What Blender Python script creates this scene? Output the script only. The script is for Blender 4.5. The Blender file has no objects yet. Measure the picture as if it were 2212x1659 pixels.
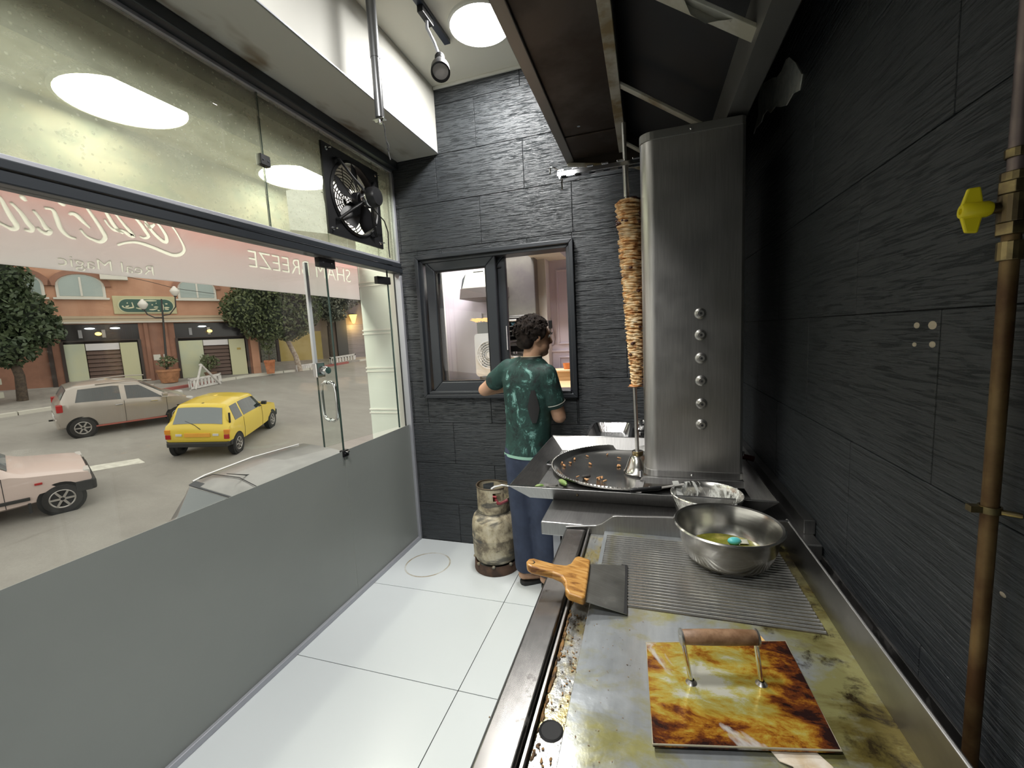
import bpy, math, random
import numpy as np
from mathutils import Vector, Matrix
random.seed(7); np.random.seed(7)
S = bpy.context.scene
COL = S.collection
PI = math.pi
# ---------------------------------------------------------------- camera, sky, exposure
cam = bpy.data.cameras.new('camera'); cam.sensor_width = 36.0; cam.lens = 915.026/2212*36; cam.clip_start = .02
R = ((0.95288187, 0.29899288, -0.05118019), (-0.0144958, -0.12364591, -0.99222052), (-0.30299509, 0.94621084, -0.11348581))
co = bpy.data.objects.new('camera', cam); COL.objects.link(co); S.camera = co
co.matrix_world = Matrix(((R[0][0], -R[1][0], -R[2][0], 0), (R[0][1], -R[1][1], -R[2][1], 0), (R[0][2], -R[1][2], -R[2][2], 1.55), (0, 0, 0, 1)))
W = bpy.data.worlds.new('overcast_dusk'); S.world = W; W.use_nodes = True
bg = W.node_tree.nodes['Background']; bg.inputs[0].default_value = (.93, .87, .80, 1); bg.inputs[1].default_value = 1.5
S.view_settings.view_transform = 'Standard'; S.view_settings.look = 'None'; S.view_settings.gamma = 1; S.view_settings.use_curve_mapping = False
S.view_settings.exposure = 0.13
S.cycles.use_denoising = True; S.cycles.use_adaptive_sampling = False
S.cycles.max_bounces = 9; S.cycles.transparent_max_bounces = 16; S.cycles.sample_clamp_indirect = 2.0; W.cycles.sampling_method = 'NONE'; S.cycles.blur_glossy = 1.0
S.cycles.caustics_reflective = False; S.cycles.caustics_refractive = False
LAMPS = [(-.83, 2.36), (-.83, .75), (-.83, -.9)]
def area(name, loc, size, power, col=(1, 1, 1), rot=(0, 0, 0), shape='DISK', sy=None):
    l = bpy.data.lights.new(name, 'AREA'); l.shape = shape; l.size = size; l.energy = power; l.color = col
    if sy: l.size_y = sy
    o = bpy.data.objects.new(name, l); COL.objects.link(o); o.location = loc; o.rotation_euler = rot; return o
for lx, ly in LAMPS: area('ceiling_lamp_light', (lx, ly, 3.212), .30, 30, (1, .985, .95))
area('kitchen_light', (-1.05, 3.2, 2.85), .5, 70, (1, .95, .93))
for ly in (.55, 1.70, 2.88): area('canopy_lamp_light', (-2.62, ly, 2.87), .4, 8, (1, .95, .82))

# ---------------------------------------------------------------- helpers
def V(*a): return Vector(a)
class M:
    """collects shapes and links them as one mesh object"""
    def __init__(s): s.v = []; s.f = []
    def add(s, vs, fs):
        n = len(s.v); s.v += [tuple(p) for p in vs]; s.f += [tuple(i+n for i in f) for f in fs]; return s
    def box(s, x0, x1, y0, y1, z0, z1):
        return s.add([(x0,y0,z0),(x1,y0,z0),(x1,y1,z0),(x0,y1,z0),(x0,y0,z1),(x1,y0,z1),(x1,y1,z1),(x0,y1,z1)],
                     [(0,3,2,1),(4,5,6,7),(0,1,5,4),(1,2,6,5),(2,3,7,6),(3,0,4,7)])
    def hexa(s, b, t):  # two quads
        return s.add(list(b)+list(t), [(0,3,2,1),(4,5,6,7),(0,1,5,4),(1,2,6,5),(2,3,7,6),(3,0,4,7)])
    def prism(s, poly, off):
        n = len(poly); o = Vector(off); P = [Vector(p) for p in poly]
        return s.add(P+[p+o for p in P], [tuple(range(n))[::-1], tuple(range(n, 2*n))]+[(i, (i+1) % n, n+(i+1) % n, n+i) for i in range(n)])
    def loft(s, rings, caps=True, closed=True):
        n = len(rings[0]); vs = [p for r in rings for p in r]; fs = []
        for k in range(len(rings)-1):
            for i in range(n if closed else n-1):
                j = (i+1) % n; fs.append((k*n+i, k*n+j, (k+1)*n+j, (k+1)*n+i))
        if caps: fs.append(tuple(range(n))[::-1]); fs.append(tuple(range((len(rings)-1)*n, len(rings)*n)))
        return s.add(vs, fs)
    def frame(s, d):
        d = Vector(d).normalized(); u = d.cross(V(0,0,1))
        if u.length < 1e-3: u = d.cross(V(0,1,0))
        u.normalize(); return u, u.cross(d).normalized()
    def cyl(s, p0, p1, r0, r1=None, n=16, caps=True):
        r1 = r0 if r1 is None else r1; p0 = Vector(p0); p1 = Vector(p1); u, w = s.frame(p1-p0)
        return s.loft([[p+(u*math.cos(2*PI*i/n)+w*math.sin(2*PI*i/n))*r for i in range(n)] for p, r in ((p0, r0), (p1, r1))], caps)
    def tube(s, pts, r, n=8, closed=False):
        P = [Vector(p) for p in pts]; rings = []; N = len(P); u = None
        for k in range(N):
            a = P[k-1] if k or closed else P[0]; b = P[(k+1) % N] if k < N-1 or closed else P[-1]
            d = (b-a).normalized()
            if u is None: u, _ = s.frame(d)
            u = (u-d*u.dot(d)).normalized(); w = d.cross(u); rr = r[k] if isinstance(r, (list, tuple)) else r
            rings.append([P[k]+(u*math.cos(2*PI*i/n)+w*math.sin(2*PI*i/n))*rr for i in range(n)])
        if closed: rings.append(rings[0])
        return s.loft(rings, not closed)
    def lathe(s, prof, c, n=32, ax=(0,0,1), caps=False):
        ax = Vector(ax).normalized(); u, w = s.frame(ax); c = Vector(c)
        return s.loft([[c+ax*z+(u*math.cos(2*PI*i/n)+w*math.sin(2*PI*i/n))*max(r, 1e-4) for i in range(n)] for r, z in prof], caps)
    def ell(s, c, rad, n=14, m=9, rot=None):
        c = Vector(c); rings = []
        for k in range(m+1):
            t = -PI/2+PI*k/m; rr = max(math.cos(t), 1e-3); ring = []
            for i in range(n):
                p = V(rad[0]*rr*math.cos(2*PI*i/n), rad[1]*rr*math.sin(2*PI*i/n), rad[2]*math.sin(t))
                ring.append(c+(rot @ p if rot else p))
            rings.append(ring)
        return s.loft(rings)
    def cap(s, p0, p1, r0, r1, n=12):  # tapered limb with round ends
        p0 = Vector(p0); p1 = Vector(p1); d = (p1-p0).normalized(); P = []; rr = []
        for t in (-.98, -.7, -.35): P.append(p0+d*r0*t); rr.append(r0*math.sqrt(1-t*t))
        P += [p0, p1]; rr += [r0, r1]
        for t in (.35, .7, .98): P.append(p1+d*r1*t); rr.append(r1*math.sqrt(1-t*t))
        return s.tube(P, rr, n)
    def build(s, name, m, parent=None, smooth=None, bevel=0, seg=2, kind=None):
        me = bpy.data.meshes.new(name); me.from_pydata(s.v, [], s.f); me.update()
        o = bpy.data.objects.new(name, me); COL.objects.link(o); me.materials.append(m)
        if smooth:
            me.polygons.foreach_set('use_smooth', [True]*len(me.polygons)); me.set_sharp_from_angle(angle=math.radians(smooth))
        if bevel:
            b = o.modifiers.new('b', 'BEVEL'); b.width = bevel; b.segments = seg; b.limit_method = 'ANGLE'
        if kind: o['kind'] = kind
        if parent: par(o, parent)
        return o
def WM(o):
    return (WM(o.parent) @ o.matrix_parent_inverse if o.parent else Matrix.Identity(4)) @ o.matrix_basis
def par(o, p): o.parent = p; o.matrix_parent_inverse = WM(p).inverted()
def tag(o, label, cat, group=None, kind=None):
    o['label'] = label; o['category'] = cat
    if group: o['group'] = group
    if kind: o['kind'] = kind
    return o
def thing(name, label, cat, loc=(0,0,0), group=None, kind=None):
    o = bpy.data.objects.new(name, None); COL.objects.link(o); o.location = loc; o.empty_display_size = .05
    return tag(o, label, cat, group, kind)
def dup(o, mat=None, label=None):
    c = o.copy(); COL.objects.link(c)
    if label: c['label'] = label
    if mat is not None: c.matrix_basis = mat
    def rec(a, b):
        for ch in list(a.children):
            k = ch.copy(); COL.objects.link(k); k.parent = b; rec(ch, k)
    rec(o, c); return c
def share(o, name, parent, mat):  # another piece sharing a mesh
    c = bpy.data.objects.new(name, o.data); COL.objects.link(c); par(c, parent); c.matrix_basis = mat; return c

# ---------------------------------------------------------------- materials
def nt(name):
    m = bpy.data.materials.new(name); m.use_nodes = True; t = m.node_tree; b = t.nodes['Principled BSDF']; return m, t, b
def lk(t, a, b): t.links.new(a, b)
def coord(t, scale=(1,1,1), kind='Object', loc=(0,0,0), rot=(0,0,0)):
    tc = t.nodes.new('ShaderNodeTexCoord'); mp = t.nodes.new('ShaderNodeMapping'); mp.inputs['Scale'].default_value = scale
    mp.inputs['Location'].default_value = loc; mp.inputs['Rotation'].default_value = rot
    lk(t, tc.outputs[kind], mp.inputs[0]); return mp.outputs[0]
def noise(t, vec, scale, detail=4, rough=.6, dist=0):
    n = t.nodes.new('ShaderNodeTexNoise'); n.inputs['Scale'].default_value = scale; n.inputs['Detail'].default_value = detail
    n.inputs['Roughness'].default_value = rough; n.inputs['Distortion'].default_value = dist; lk(t, vec, n.inputs['Vector']); return n.outputs['Fac']
def ramp(t, fac, stops):
    r = t.nodes.new('ShaderNodeValToRGB'); e = r.color_ramp.elements
    while len(e) < len(stops): e.new(.5)
    for i, (p, c) in enumerate(stops): e[i].position = p; e[i].color = tuple(c)+(1,) if len(c) == 3 else c
    lk(t, fac, r.inputs[0]); return r.outputs[0]
def mixc(t, fac, a, b):
    m = t.nodes.new('ShaderNodeMix'); m.data_type = 'RGBA'
    if isinstance(fac, (int, float)): m.inputs[0].default_value = fac
    else: lk(t, fac, m.inputs[0])
    for i, x in ((6, a), (7, b)):
        if isinstance(x, tuple): m.inputs[i].default_value = x+(1,) if len(x) == 3 else x
        else: lk(t, x, m.inputs[i])
    return m.outputs[2]
def bump(t, b, h, strength=.3, dist=.01):
    n = t.nodes.new('ShaderNodeBump'); n.inputs['Strength'].default_value = strength; n.inputs['Distance'].default_value = dist
    lk(t, h, n.inputs['Height']); lk(t, n.outputs[0], b.inputs['Normal'])
def G3(v): return ((v, v, v))
def mat(name, col, rough=.5, metal=0, col2=None, ns=8, lo=.4, hi=.6, bs=0, bd=.003, bscale=None, stretch=(1,1,1), detail=5, spec=.5, coat=0, emit=0, r2=None, sss=0):
    m, t, b = nt(name)
    b.inputs['Base Color'].default_value = tuple(col)+(1,); b.inputs['Roughness'].default_value = rough; b.inputs['Metallic'].default_value = metal
    b.inputs['Specular IOR Level'].default_value = spec; b.inputs['Coat Weight'].default_value = coat
    if emit: b.inputs['Emission Color'].default_value = tuple(col)+(1,); b.inputs['Emission Strength'].default_value = emit
    if col2 or bs or r2:
        vec = coord(t, stretch)
    if col2 or r2:
        f = noise(t, vec, ns, detail)
        if col2: lk(t, ramp(t, f, [(lo, col), (hi, col2)]), b.inputs['Base Color'])
        if r2: lk(t, ramp(t, f, [(lo, G3(rough)), (hi, G3(min(r2, .262) if rough < .28 else r2))]), b.inputs['Roughness'])
    if bs: bump(t, b, noise(t, vec, bscale or ns*4, 4), bs, bd)
    return m
def steel(name, col=(.56,.55,.53), rough=.3, stretch=(4,4,120), dirt=None, dlo=.5, dhi=.7, ds=6, bs=.06, rr=.12):
    m, t, b = nt(name); b.inputs['Metallic'].default_value = 1
    v = coord(t, stretch); n = noise(t, v, 3, 3)
    f = noise(t, coord(t), ds, 6, .65)
    lo_, hi_ = (max(rough-rr*.3, .285), rough+rr) if rough >= .28 else (max(rough-rr*.5, .05), .262)
    lk(t, ramp(t, f, [(.3, G3(lo_)), (.7, G3(hi_))]), b.inputs['Roughness'])
    base = ramp(t, n, [(.3, tuple(c*.82 for c in col)), (.7, col)])
    if dirt:
        mk = ramp(t, f, [(dlo, G3(0)), (dhi, G3(1))])
        lk(t, mixc(t, mk, base, dirt), b.inputs['Base Color'])
        inv = ramp(t, f, [(dlo, G3(1)), (dhi, G3(.25))]); lk(t, inv, b.inputs['Metallic'])
    else: lk(t, base, b.inputs['Base Color'])
    return m
def glass(name, tint=(.93,.96,.94), refl=1.0, dust=0, dustcol=(.5,.5,.42), rough=0.0, dscale=4, drops=False):
    m, t, b = nt(name); t.nodes.remove(b); out = t.nodes['Material Output']
    tr = t.nodes.new('ShaderNodeBsdfTransparent'); tr.inputs[0].default_value = tint+(1,)
    gl = t.nodes.new('ShaderNodeBsdfGlossy'); gl.inputs['Roughness'].default_value = rough; gl.inputs[0].default_value = (refl, refl, refl, 1)
    ge = t.nodes.new('ShaderNodeNewGeometry'); dt = t.nodes.new('ShaderNodeVectorMath'); dt.operation = 'DOT_PRODUCT'; lk(t, ge.outputs['Incoming'], dt.inputs[0]); lk(t, ge.outputs['Normal'], dt.inputs[1])
    def mm(op, a, b_):
        n = t.nodes.new('ShaderNodeMath'); n.operation = op
        for i, x in enumerate((a, b_)):
            if isinstance(x, (int, float)): n.inputs[i].default_value = x
            elif x is not None: lk(t, x, n.inputs[i])
        return n.outputs[0]
    fr = mm('ADD', mm('MULTIPLY', mm('POWER', mm('SUBTRACT', 1.0, mm('ABSOLUTE', dt.outputs['Value'], None)), 5.0), .80), .035)
    mx = t.nodes.new('ShaderNodeMixShader'); lk(t, fr, mx.inputs[0]); lk(t, tr.outputs[0], mx.inputs[1]); lk(t, gl.outputs[0], mx.inputs[2])
    last = mx.outputs[0]
    if dust:
        df = t.nodes.new('ShaderNodeBsdfDiffuse'); df.inputs[0].default_value = dustcol+(1,)
        tl = t.nodes.new('ShaderNodeBsdfTranslucent'); tl.inputs[0].default_value = dustcol+(1,)
        dm = t.nodes.new('ShaderNodeMixShader'); dm.inputs[0].default_value = .6; lk(t, df.outputs[0], dm.inputs[1]); lk(t, tl.outputs[0], dm.inputs[2])
        f = noise(t, coord(t, (1,1,2.5)), dscale, 8, .7, .4)
        fac = ramp(t, f, [(.3, G3(dust*.35)), (.75, G3(dust))])
        if drops:
            vo = t.nodes.new('ShaderNodeTexVoronoi'); vo.inputs['Scale'].default_value = 38; lk(t, coord(t), vo.inputs['Vector'])
            dr = ramp(t, vo.outputs['Distance'], [(.12, G3(.55)), (.2, G3(0))])
            ad = t.nodes.new('ShaderNodeMix'); ad.data_type = 'RGBA'; ad.blend_type = 'ADD'; ad.inputs[0].default_value = .5; lk(t, fac, ad.inputs[6]); lk(t, dr, ad.inputs[7]); fac = ad.outputs[2]
        m2 = t.nodes.new('ShaderNodeMixShader'); lk(t, fac, m2.inputs[0]); lk(t, last, m2.inputs[1]); lk(t, dm.outputs[0], m2.inputs[2]); last = m2.outputs[0]
    lk(t, last, out.inputs[0]); return m
def emis(name, col, st):
    m, t, b = nt(name); b.inputs['Base Color'].default_value = (0,0,0,1); b.inputs['Emission Color'].default_value = tuple(col)+(1,); b.inputs['Emission Strength'].default_value = st; return m
def wallstone(name, st=.85, rough=.36):
    """dark painted split-stone relief: long broken horizontal ridges; ax = horizontal axis stretch"""
    m, t, b = nt(name)
    sc = (6.5, 6.5, 105)
    v = coord(t, sc); n1 = noise(t, v, 1.0, 5, .6, .22); n2 = noise(t, coord(t, (14, 14, 230)), 1.0, 3, .6)
    h = t.nodes.new('ShaderNodeMath'); h.operation = 'MULTIPLY_ADD'; lk(t, n2, h.inputs[0]); h.inputs[1].default_value = .35
    r = ramp(t, n1, [(.36, G3(0)), (.45, G3(.55)), (.58, G3(.60)), (.64, G3(1))]); lk(t, r, h.inputs[2])
    bump(t, b, h.outputs[0], st, .011)
    lk(t, ramp(t, n1, [(.3, (.028,.032,.036)), (.7, (.050,.056,.062))]), b.inputs['Base Color'])
    b.inputs['Roughness'].default_value = rough; b.inputs['Specular IOR Level'].default_value = .42
    return m
K = {}
K['white'] = mat('white_paint', (.72,.72,.68), .6, col2=(.68,.68,.62), ns=2)
K['ceil'] = mat('ceiling_paint', (.80,.78,.68), .7)
K['beam'] = mat('beam_paint', (.52,.52,.49), .6, col2=(.70,.70,.64), ns=2.2)
K['stone'] = wallstone('black_stone', .95, .36)
K['stone2'] = wallstone('black_stone_matt', .6, .42)
K['grout'] = mat('dark_joint', (.012,.013,.014), .8)
K['tile'] = mat('floor_tile_white', (.68,.72,.735), .22, col2=(.645,.685,.70), ns=1.2, lo=.3, hi=.8, r2=.34, detail=2)
K['tgrout'] = mat('tile_joint', (.06,.06,.065), .9)
K['alu_dark'] = mat('anthracite_aluminium', (.035,.040,.047), .35, .3)
K['alu_dark2'] = mat('anthracite_frame', (.030,.034,.040), .38, .2)
K['alu_light'] = mat('grey_aluminium', (.42,.43,.47), .4, .4)
K['frost'] = mat('frosted_film', (.235,.25,.238), .36, col2=(.255,.27,.255), ns=.8, spec=.45)
K['glass'] = glass('clear_glass', (.95,.975,.96))
K['glassg'] = glass('window_glass', (.97,.98,.975), .8)
K['glassd'] = glass('dirty_glass', (.80,.84,.78), 1.0, dust=.52, dustcol=(.42,.44,.38), drops=True)
K['gedge'] = mat('glass_edge', (.02,.045,.04), .15)
K['black'] = mat('black_paint', (.008,.008,.009), .4, spec=.35)
K['blackm'] = mat('black_matt', (.015,.015,.016), .7)
K['rubber'] = mat('black_rubber', (.02,.02,.02), .75)
K['chrome'] = mat('chrome', (.72,.72,.74), .08, 1)
K['steel'] = steel('brushed_steel')
K['steelh'] = steel('brushed_steel_flat', (.40,.395,.39), .30, (60, 4, 4), rr=.12)
K['steeld'] = steel('stained_steel', (.36,.35,.34), .30, (60, 5, 5), dirt=(.06,.045,.03), dlo=.55, dhi=.78, ds=9)
K['steelr'] = steel('griddle_rim_steel', (.30,.29,.28), .27, (40, 6, 6), dirt=(.035,.025,.018), dlo=.6, dhi=.75, ds=22)
K['trays'] = steel('tray_steel', (.36,.355,.35), .40, (60, 5, 5), rr=.1)
K['sheet'] = steel('spun_steel', (.60,.59,.56), .2, (3,3,30), rr=.14)
K['brass'] = mat('old_brass', (.30,.24,.12), .35, 1, col2=(.13,.10,.06), ns=18)
K['rustpipe'] = mat('rusty_pipe', (.20,.13,.055), .5, .5, col2=(.09,.045,.018), ns=14, lo=.4, hi=.65)
K['copper'] = mat('dull_copper_pipe', (.15,.12,.12), .45, .7, col2=(.24,.19,.18), ns=10)
K['yellow'] = mat('yellow_plastic', (.86,.74,.02), .4)
K['oilmetal'] = mat('greasy_metal', (.05,.047,.042), .38, .6, col2=(.028,.024,.02), ns=4)
K['hood'] = mat('sooty_hood_steel', (.075,.066,.058), .45, .7, col2=(.042,.032,.025), ns=3, r2=.55)
K['hoodin'] = mat('soot', (.012,.013,.015), .6, .2)
K['strip'] = mat('greasy_light_strip', (.50,.49,.43), .5, .15, col2=(.24,.18,.09), ns=5, lo=.45, hi=.62)
K['film'] = mat('peeling_film', (.58,.58,.54), .5, col2=(.42,.40,.32), ns=7)
K['gutter'] = mat('hood_gutter_steel', (.24,.235,.225), .38, .6)
K['paper'] = mat('greasy_paper', (.62,.56,.48), .8, col2=(.48,.38,.26), ns=20)
# ================================================================= THE ROOM
XG, XR, YB, ZC, Y0 = -1.728, .485, 2.80, 3.24, -2.6
def struct(o, label, cat): return tag(o, label, cat, kind='structure')
fl = struct(M().box(-1.78, .6, Y0-.1, 2.9, -.14, -.004).build('floor', K['tgrout']), 'pale glossy porcelain tile floor with dark thin joints', 'floor')
ys = [2.80]+[2.18-.642*k for k in range(8)]; xs = [-1.728, -.8165, .485]
for j in range(len(ys)-1):
    for i in range(2):
        a, b = max(xs[i], -1.726)+.0018, xs[i+1]-.0018
        M().box(a, b, ys[j+1]+.0018, ys[j]-.0018, -.004, 0).build('floor_tile', K['tile'], fl, bevel=.0006, seg=1)
def rect_minus(r, h):
    x0, x1, z0, z1 = r; a, b, c, d = h
    if x1 <= a or x0 >= b or z1 <= c or z0 >= d: return [r]
    o = []
    if x0 < a: o.append((x0, a, z0, z1))
    if x1 > b: o.append((b, x1, z0, z1))
    m0, m1 = max(x0, a), min(x1, b)
    if z0 < c: o.append((m0, m1, z0, c))
    if z1 > d: o.append((m0, m1, d, z1))
    return o
WIN = (-1.565, -.445, 1.13, 2.135)
wb = M()
for r in rect_minus((-1.78, .6, -.1, 3.3), WIN): wb.box(r[0], r[1], 2.806, 2.93, r[2], r[3])
wb = struct(wb.build('wall_back', K['grout']), 'black embossed stone panel wall with the serving window in it', 'wall')
ZL = [3.24]+[3.125-.3135*k for k in range(11)]; ZL[-1] = 0
for r in range(len(ZL)-1):
    off = -.743 if r % 2 == 0 else -1.062
    cuts = sorted([off+.6265*k for k in range(-4, 6)])
    for a, b in zip(cuts, cuts[1:]):
        a, b = max(a, -1.74), min(b, .485)
        if b-a < .03: continue
        for q in rect_minus((a, b, ZL[r+1], ZL[r]), WIN):
            g = .0013; d = random.uniform(-.0010, .0010)
            M().box(q[0]+g, q[1]-g, YB+d, 2.807, q[2]+g, q[3]-g).build('wall_panel', K['stone'], wb, bevel=.0026, seg=2)
wr = struct(M().box(.491, .62, Y0-.1, 2.92, -.1, 3.3).build('wall_right', K['grout']), 'black embossed stone panel wall behind the griddle', 'wall')
for r in range(len(ZL)-1):
    off = .30 if r % 2 == 0 else .615
    for k in range(-5, 6):
        a, b = max(off+.6265*k, Y0), min(off+.6265*(k+1), 2.8)
        if b-a < .03: continue
        g = .0009; d = random.uniform(-.0006, .0006)
        M().box(.485+d, .492, a+g, b-g, ZL[r+1]+g, ZL[r]-g).build('wall_panel', K['stone2'], wr, bevel=.002, seg=2)
struct(M().box(-1.78, .62, Y0-.15, Y0, -.1, 3.3).build('wall_front', mat('charcoal_paint', (.05,.052,.055), .6)), 'plain charcoal wall closing the shop behind the griddle end', 'wall')
struct(M().box(-1.80, .62, Y0-.15, 2.93, ZC, 3.36).build('ceiling', K['ceil']), 'cream painted flat ceiling with round lamps', 'ceiling')
struct(M().box(-1.345, .485, 2.785, 2.80, 3.222, 3.24).build('trim_1', K['white'], bevel=.003), 'thin cream trim where ceiling meets black wall', 'trim')
bmx, t, b = nt('beam_under'); v = coord(t)
sx = t.nodes.new('ShaderNodeSeparateXYZ'); lk(t, v, sx.inputs[0])
st = ramp(t, noise(t, coord(t, (3, 1.3, 1)), 1.6, 3), [(.5, G3(0)), (.62, G3(1))])
edge = t.nodes.new('ShaderNodeMapRange'); edge.inputs[1].default_value = -1.46; edge.inputs[2].default_value = -1.62; lk(t, sx.outputs[0], edge.inputs[0])
mu = t.nodes.new('ShaderNodeMath'); mu.operation = 'MULTIPLY'; lk(t, st, mu.inputs[0]); lk(t, edge.outputs[0], mu.inputs[1])
lk(t, mixc(t, mu.outputs[0], (.52,.515,.475), (.19,.14,.085)), b.inputs['Base Color']); b.inputs['Roughness'].default_value = .65
bm = struct(M().box(-1.735, -1.345, Y0, 2.80, 2.812, 3.24).build('ceiling_beam', bmx, bevel=.004), 'boxed white ceiling beam running above the glass front', 'beam')
M().box(-1.3452, -1.3415, Y0, 2.795, 2.816, 2.822).build('edge_bead', K['alu_light'], bm)

# ---- glass shop front
w1 = thing('window_1', 'anthracite framed glass shop front with grey frosted lower band', 'window', (XG, 1, 0), kind='structure')
M().box(-1.765, -1.688, Y0, 2.795, 2.040, 2.082).box(-1.758, -1.694, Y0, 2.795, 2.082, 2.112).build('transom_bar', K['alu_dark'], w1, bevel=.004)
M().box(-1.750, -1.706, Y0, 2.795, 2.112, 2.128).build('silver_bead', K['alu_light'], w1, bevel=.002)
M().box(-1.687, -1.6855, Y0, 2.79, 2.078, 2.081).build('bright_line', K['chrome'], w1)
M().box(-1.765, -1.66, Y0, 2.795, 2.76, 2.812).build('top_rail', K['alu_dark'], w1, bevel=.006)
M().box(-1.745, -1.71, Y0, 2.79, 2.744, 2.76).build('glazing_bead', K['alu_light'], w1, bevel=.002)
M().box(-1.745, -1.700, 2.770, 2.797, 0, 2.045).build('end_post', K['alu_light'], w1, bevel=.003)
M().box(-1.745, -1.706, 2.772, 2.797, 2.128, 2.745).build('end_post', K['alu_light'], w1, bevel=.003)
M().box(-1.748, -1.704, Y0, 2.77, 0, .028).build('floor_channel', K['alu_light'], w1, bevel=.003)
M().box(-1.733, -1.723, Y0, 1.686, 2.125, 2.75).build('upper_pane', K['glassd'], w1)
fy0, fy1, fz0, fz1 = 2.09, 2.57, 2.20, 2.66
mb = M()
for r in rect_minus((1.690, 2.772, 2.125, 2.75), (fy0, fy1, fz0, fz1)): mb.box(-1.733, -1.723, r[0], r[1], r[2], r[3])
mb.build('upper_pane', K['glassd'], w1)
M().box(-1.734, -1.722, 1.6865, 1.6895, 2.125, 2.75).build('pane_joint', K['gedge'], w1)
M().box(-1.733, -1.723, Y0, 2.040, .03, 2.040).build('lower_pane', K['glass'], w1)
M().box(-1.7229, -1.7205, Y0, 2.040, .028, .920).build('frosted_film', K['frost'], w1)
M().box(-1.7335, -1.7225, 2.040, 2.0435, .925, 2.040).build('pane_edge', K['gedge'], w1)
M().box(-1.733, -1.723, 2.650, 2.772, .03, 2.040).build('side_pane', K['glass'], w1)
M().box(-1.733, -1.723, 2.044, 2.650, .03, .912).build('fixed_lower_pane', K['glass'], w1)
M().box(-1.7229, -1.7205, 2.0425, 2.772, .028, .920).build('frosted_film', K['frost'], w1)
M().box(-1.7335, -1.7225, 2.646, 2.650, .925, 2.040).build('pane_edge', K['gedge'], w1)
def clip(name, y0, y1, z0, z1, par_):
    c = M().box(-1.742, -1.711, y0, y1, z0, z1).build(name, K['black'], par_, bevel=.003)
    for yy in (y0*.75+y1*.25, y0*.25+y1*.75): M().cyl((-1.711, yy, (z0+z1)/2), (-1.708, yy, (z0+z1)/2), .004, n=10).build('screw', K['chrome'], c, smooth=40)
clip('glass_clip', 1.660, 1.716, 2.412, 2.462, w1)
clip('glass_clip', 1.975, 2.105, 1.985, 2.036, w1)
clip('glass_clip', 2.020, 2.066, .885, .925, w1); M().box(-1.712, -1.690, 2.03, 2.05, .912, .920).build('latch_tongue', K['chrome'], w1, bevel=.002)
# the door leaf, ajar outwards, pivot beside the side pane
dr = thing('door_1', 'glass door leaf ajar to the street above the frosted band, with chrome pull handle', 'door', (XG, 2.642, 0), kind='structure')
L = .612
def D(y, off, z): return (off, -y, z)
def dbox(name, m, y0, y1, o0, o1, z0, z1, bev=0):
    o = M().box(o0, o1, -y1, -y0, z0, z1).build(name, m, bevel=bev); o.parent = dr; return o
dbox('glass_leaf', K['glass'], .004, L, -.005, .005, .935, 2.03)
dbox('edge_strip', K['gedge'], L-.002, L+.001, -.006, .006, .935, 1.40)
dbox('edge_seal', mat('grey_pvc_seal', (.50,.50,.53), .4), L-.006, L+.014, -.010, .012, 1.44, 2.03, .003)
ph = dbox('patch_hinge', K['black'], -.02, .10, -.016, .016, 1.95, 2.0, .003)
lkb = dbox('lock_case', K['chrome'], L-.045, L+.012, -.022, .020, 1.36, 1.45, .006)
o = M().cyl((.02, -(L-.040), 1.40), (.055, -(L-.040), 1.40), .027, .021, 20).build('lock_knob', K['chrome'], smooth=40, bevel=.002); o.parent = dr
for sgn, nm in ((1, 'pull_handle'), (-1, 'pull_handle')):
    yy = -(L-.068)
    pts = [(sgn*.006, yy, 1.322), (sgn*.024, yy, 1.326), (sgn*.048, yy, 1.317), (sgn*.064, yy, 1.294), (sgn*.069, yy, 1.262), (sgn*.069, yy, 1.150),
           (sgn*.064, yy, 1.119), (sgn*.048, yy, 1.096), (sgn*.024, yy, 1.087), (sgn*.006, yy, 1.090)]
    o = M().tube(pts, .0105, 12).build(nm, K['chrome'], smooth=60); o.parent = dr
dr.rotation_euler = (0, 0, -math.radians(13.5))
# ---- exterior canopy, lintel, banner, pillar outside the glass
cano = struct(M().box(-3.0, -1.80, Y0, 3.10, 2.90, 2.96).build('canopy_ceiling', mat('canopy_paint', (.50,.46,.33), .7, col2=(.40,.37,.27), ns=3)), 'cream canopy ceiling above the glass outside', 'ceiling')
struct(M().box(-2.10, -1.79, Y0, 3.05, 2.70, 3.3).build('lintel_beam', mat('lintel_paint', (.13,.13,.11), .7)), 'dark lintel over the glass outside', 'beam')
struct(M().box(-3.02, -2.96, Y0, 3.10, 2.30, 2.96).build('canopy_fascia', mat('fascia_paint', (.26,.235,.18), .7, col2=(.16,.17,.14), ns=4)), 'olive stained inner face of the canopy fascia', 'fascia')
for i, ly in enumerate((.55, 1.70, 2.88)):
    t_ = thing('canopy_lamp', ('round lit canopy lamp outside, nearest to the griddle end', 'large round lit canopy lamp behind the droplet-covered glass', 'round lit canopy lamp beside the black extractor fan')[i], 'lamp', (-2.62, ly, 2.90), 'lamps under the canopy')
    M().lathe([(.29, 0), (.29, -.02), (.27, -.026)], (-2.62, ly, 2.90), 36).build('rim', K['white'], t_, smooth=40)
    M().lathe([(.271, -.022), (.10, -.024), (0, -.0245)], (-2.62, ly, 2.90), 36).build('diffuser', emis('canopy_lamp_glow', (1, .95, .80), 30), t_)
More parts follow.
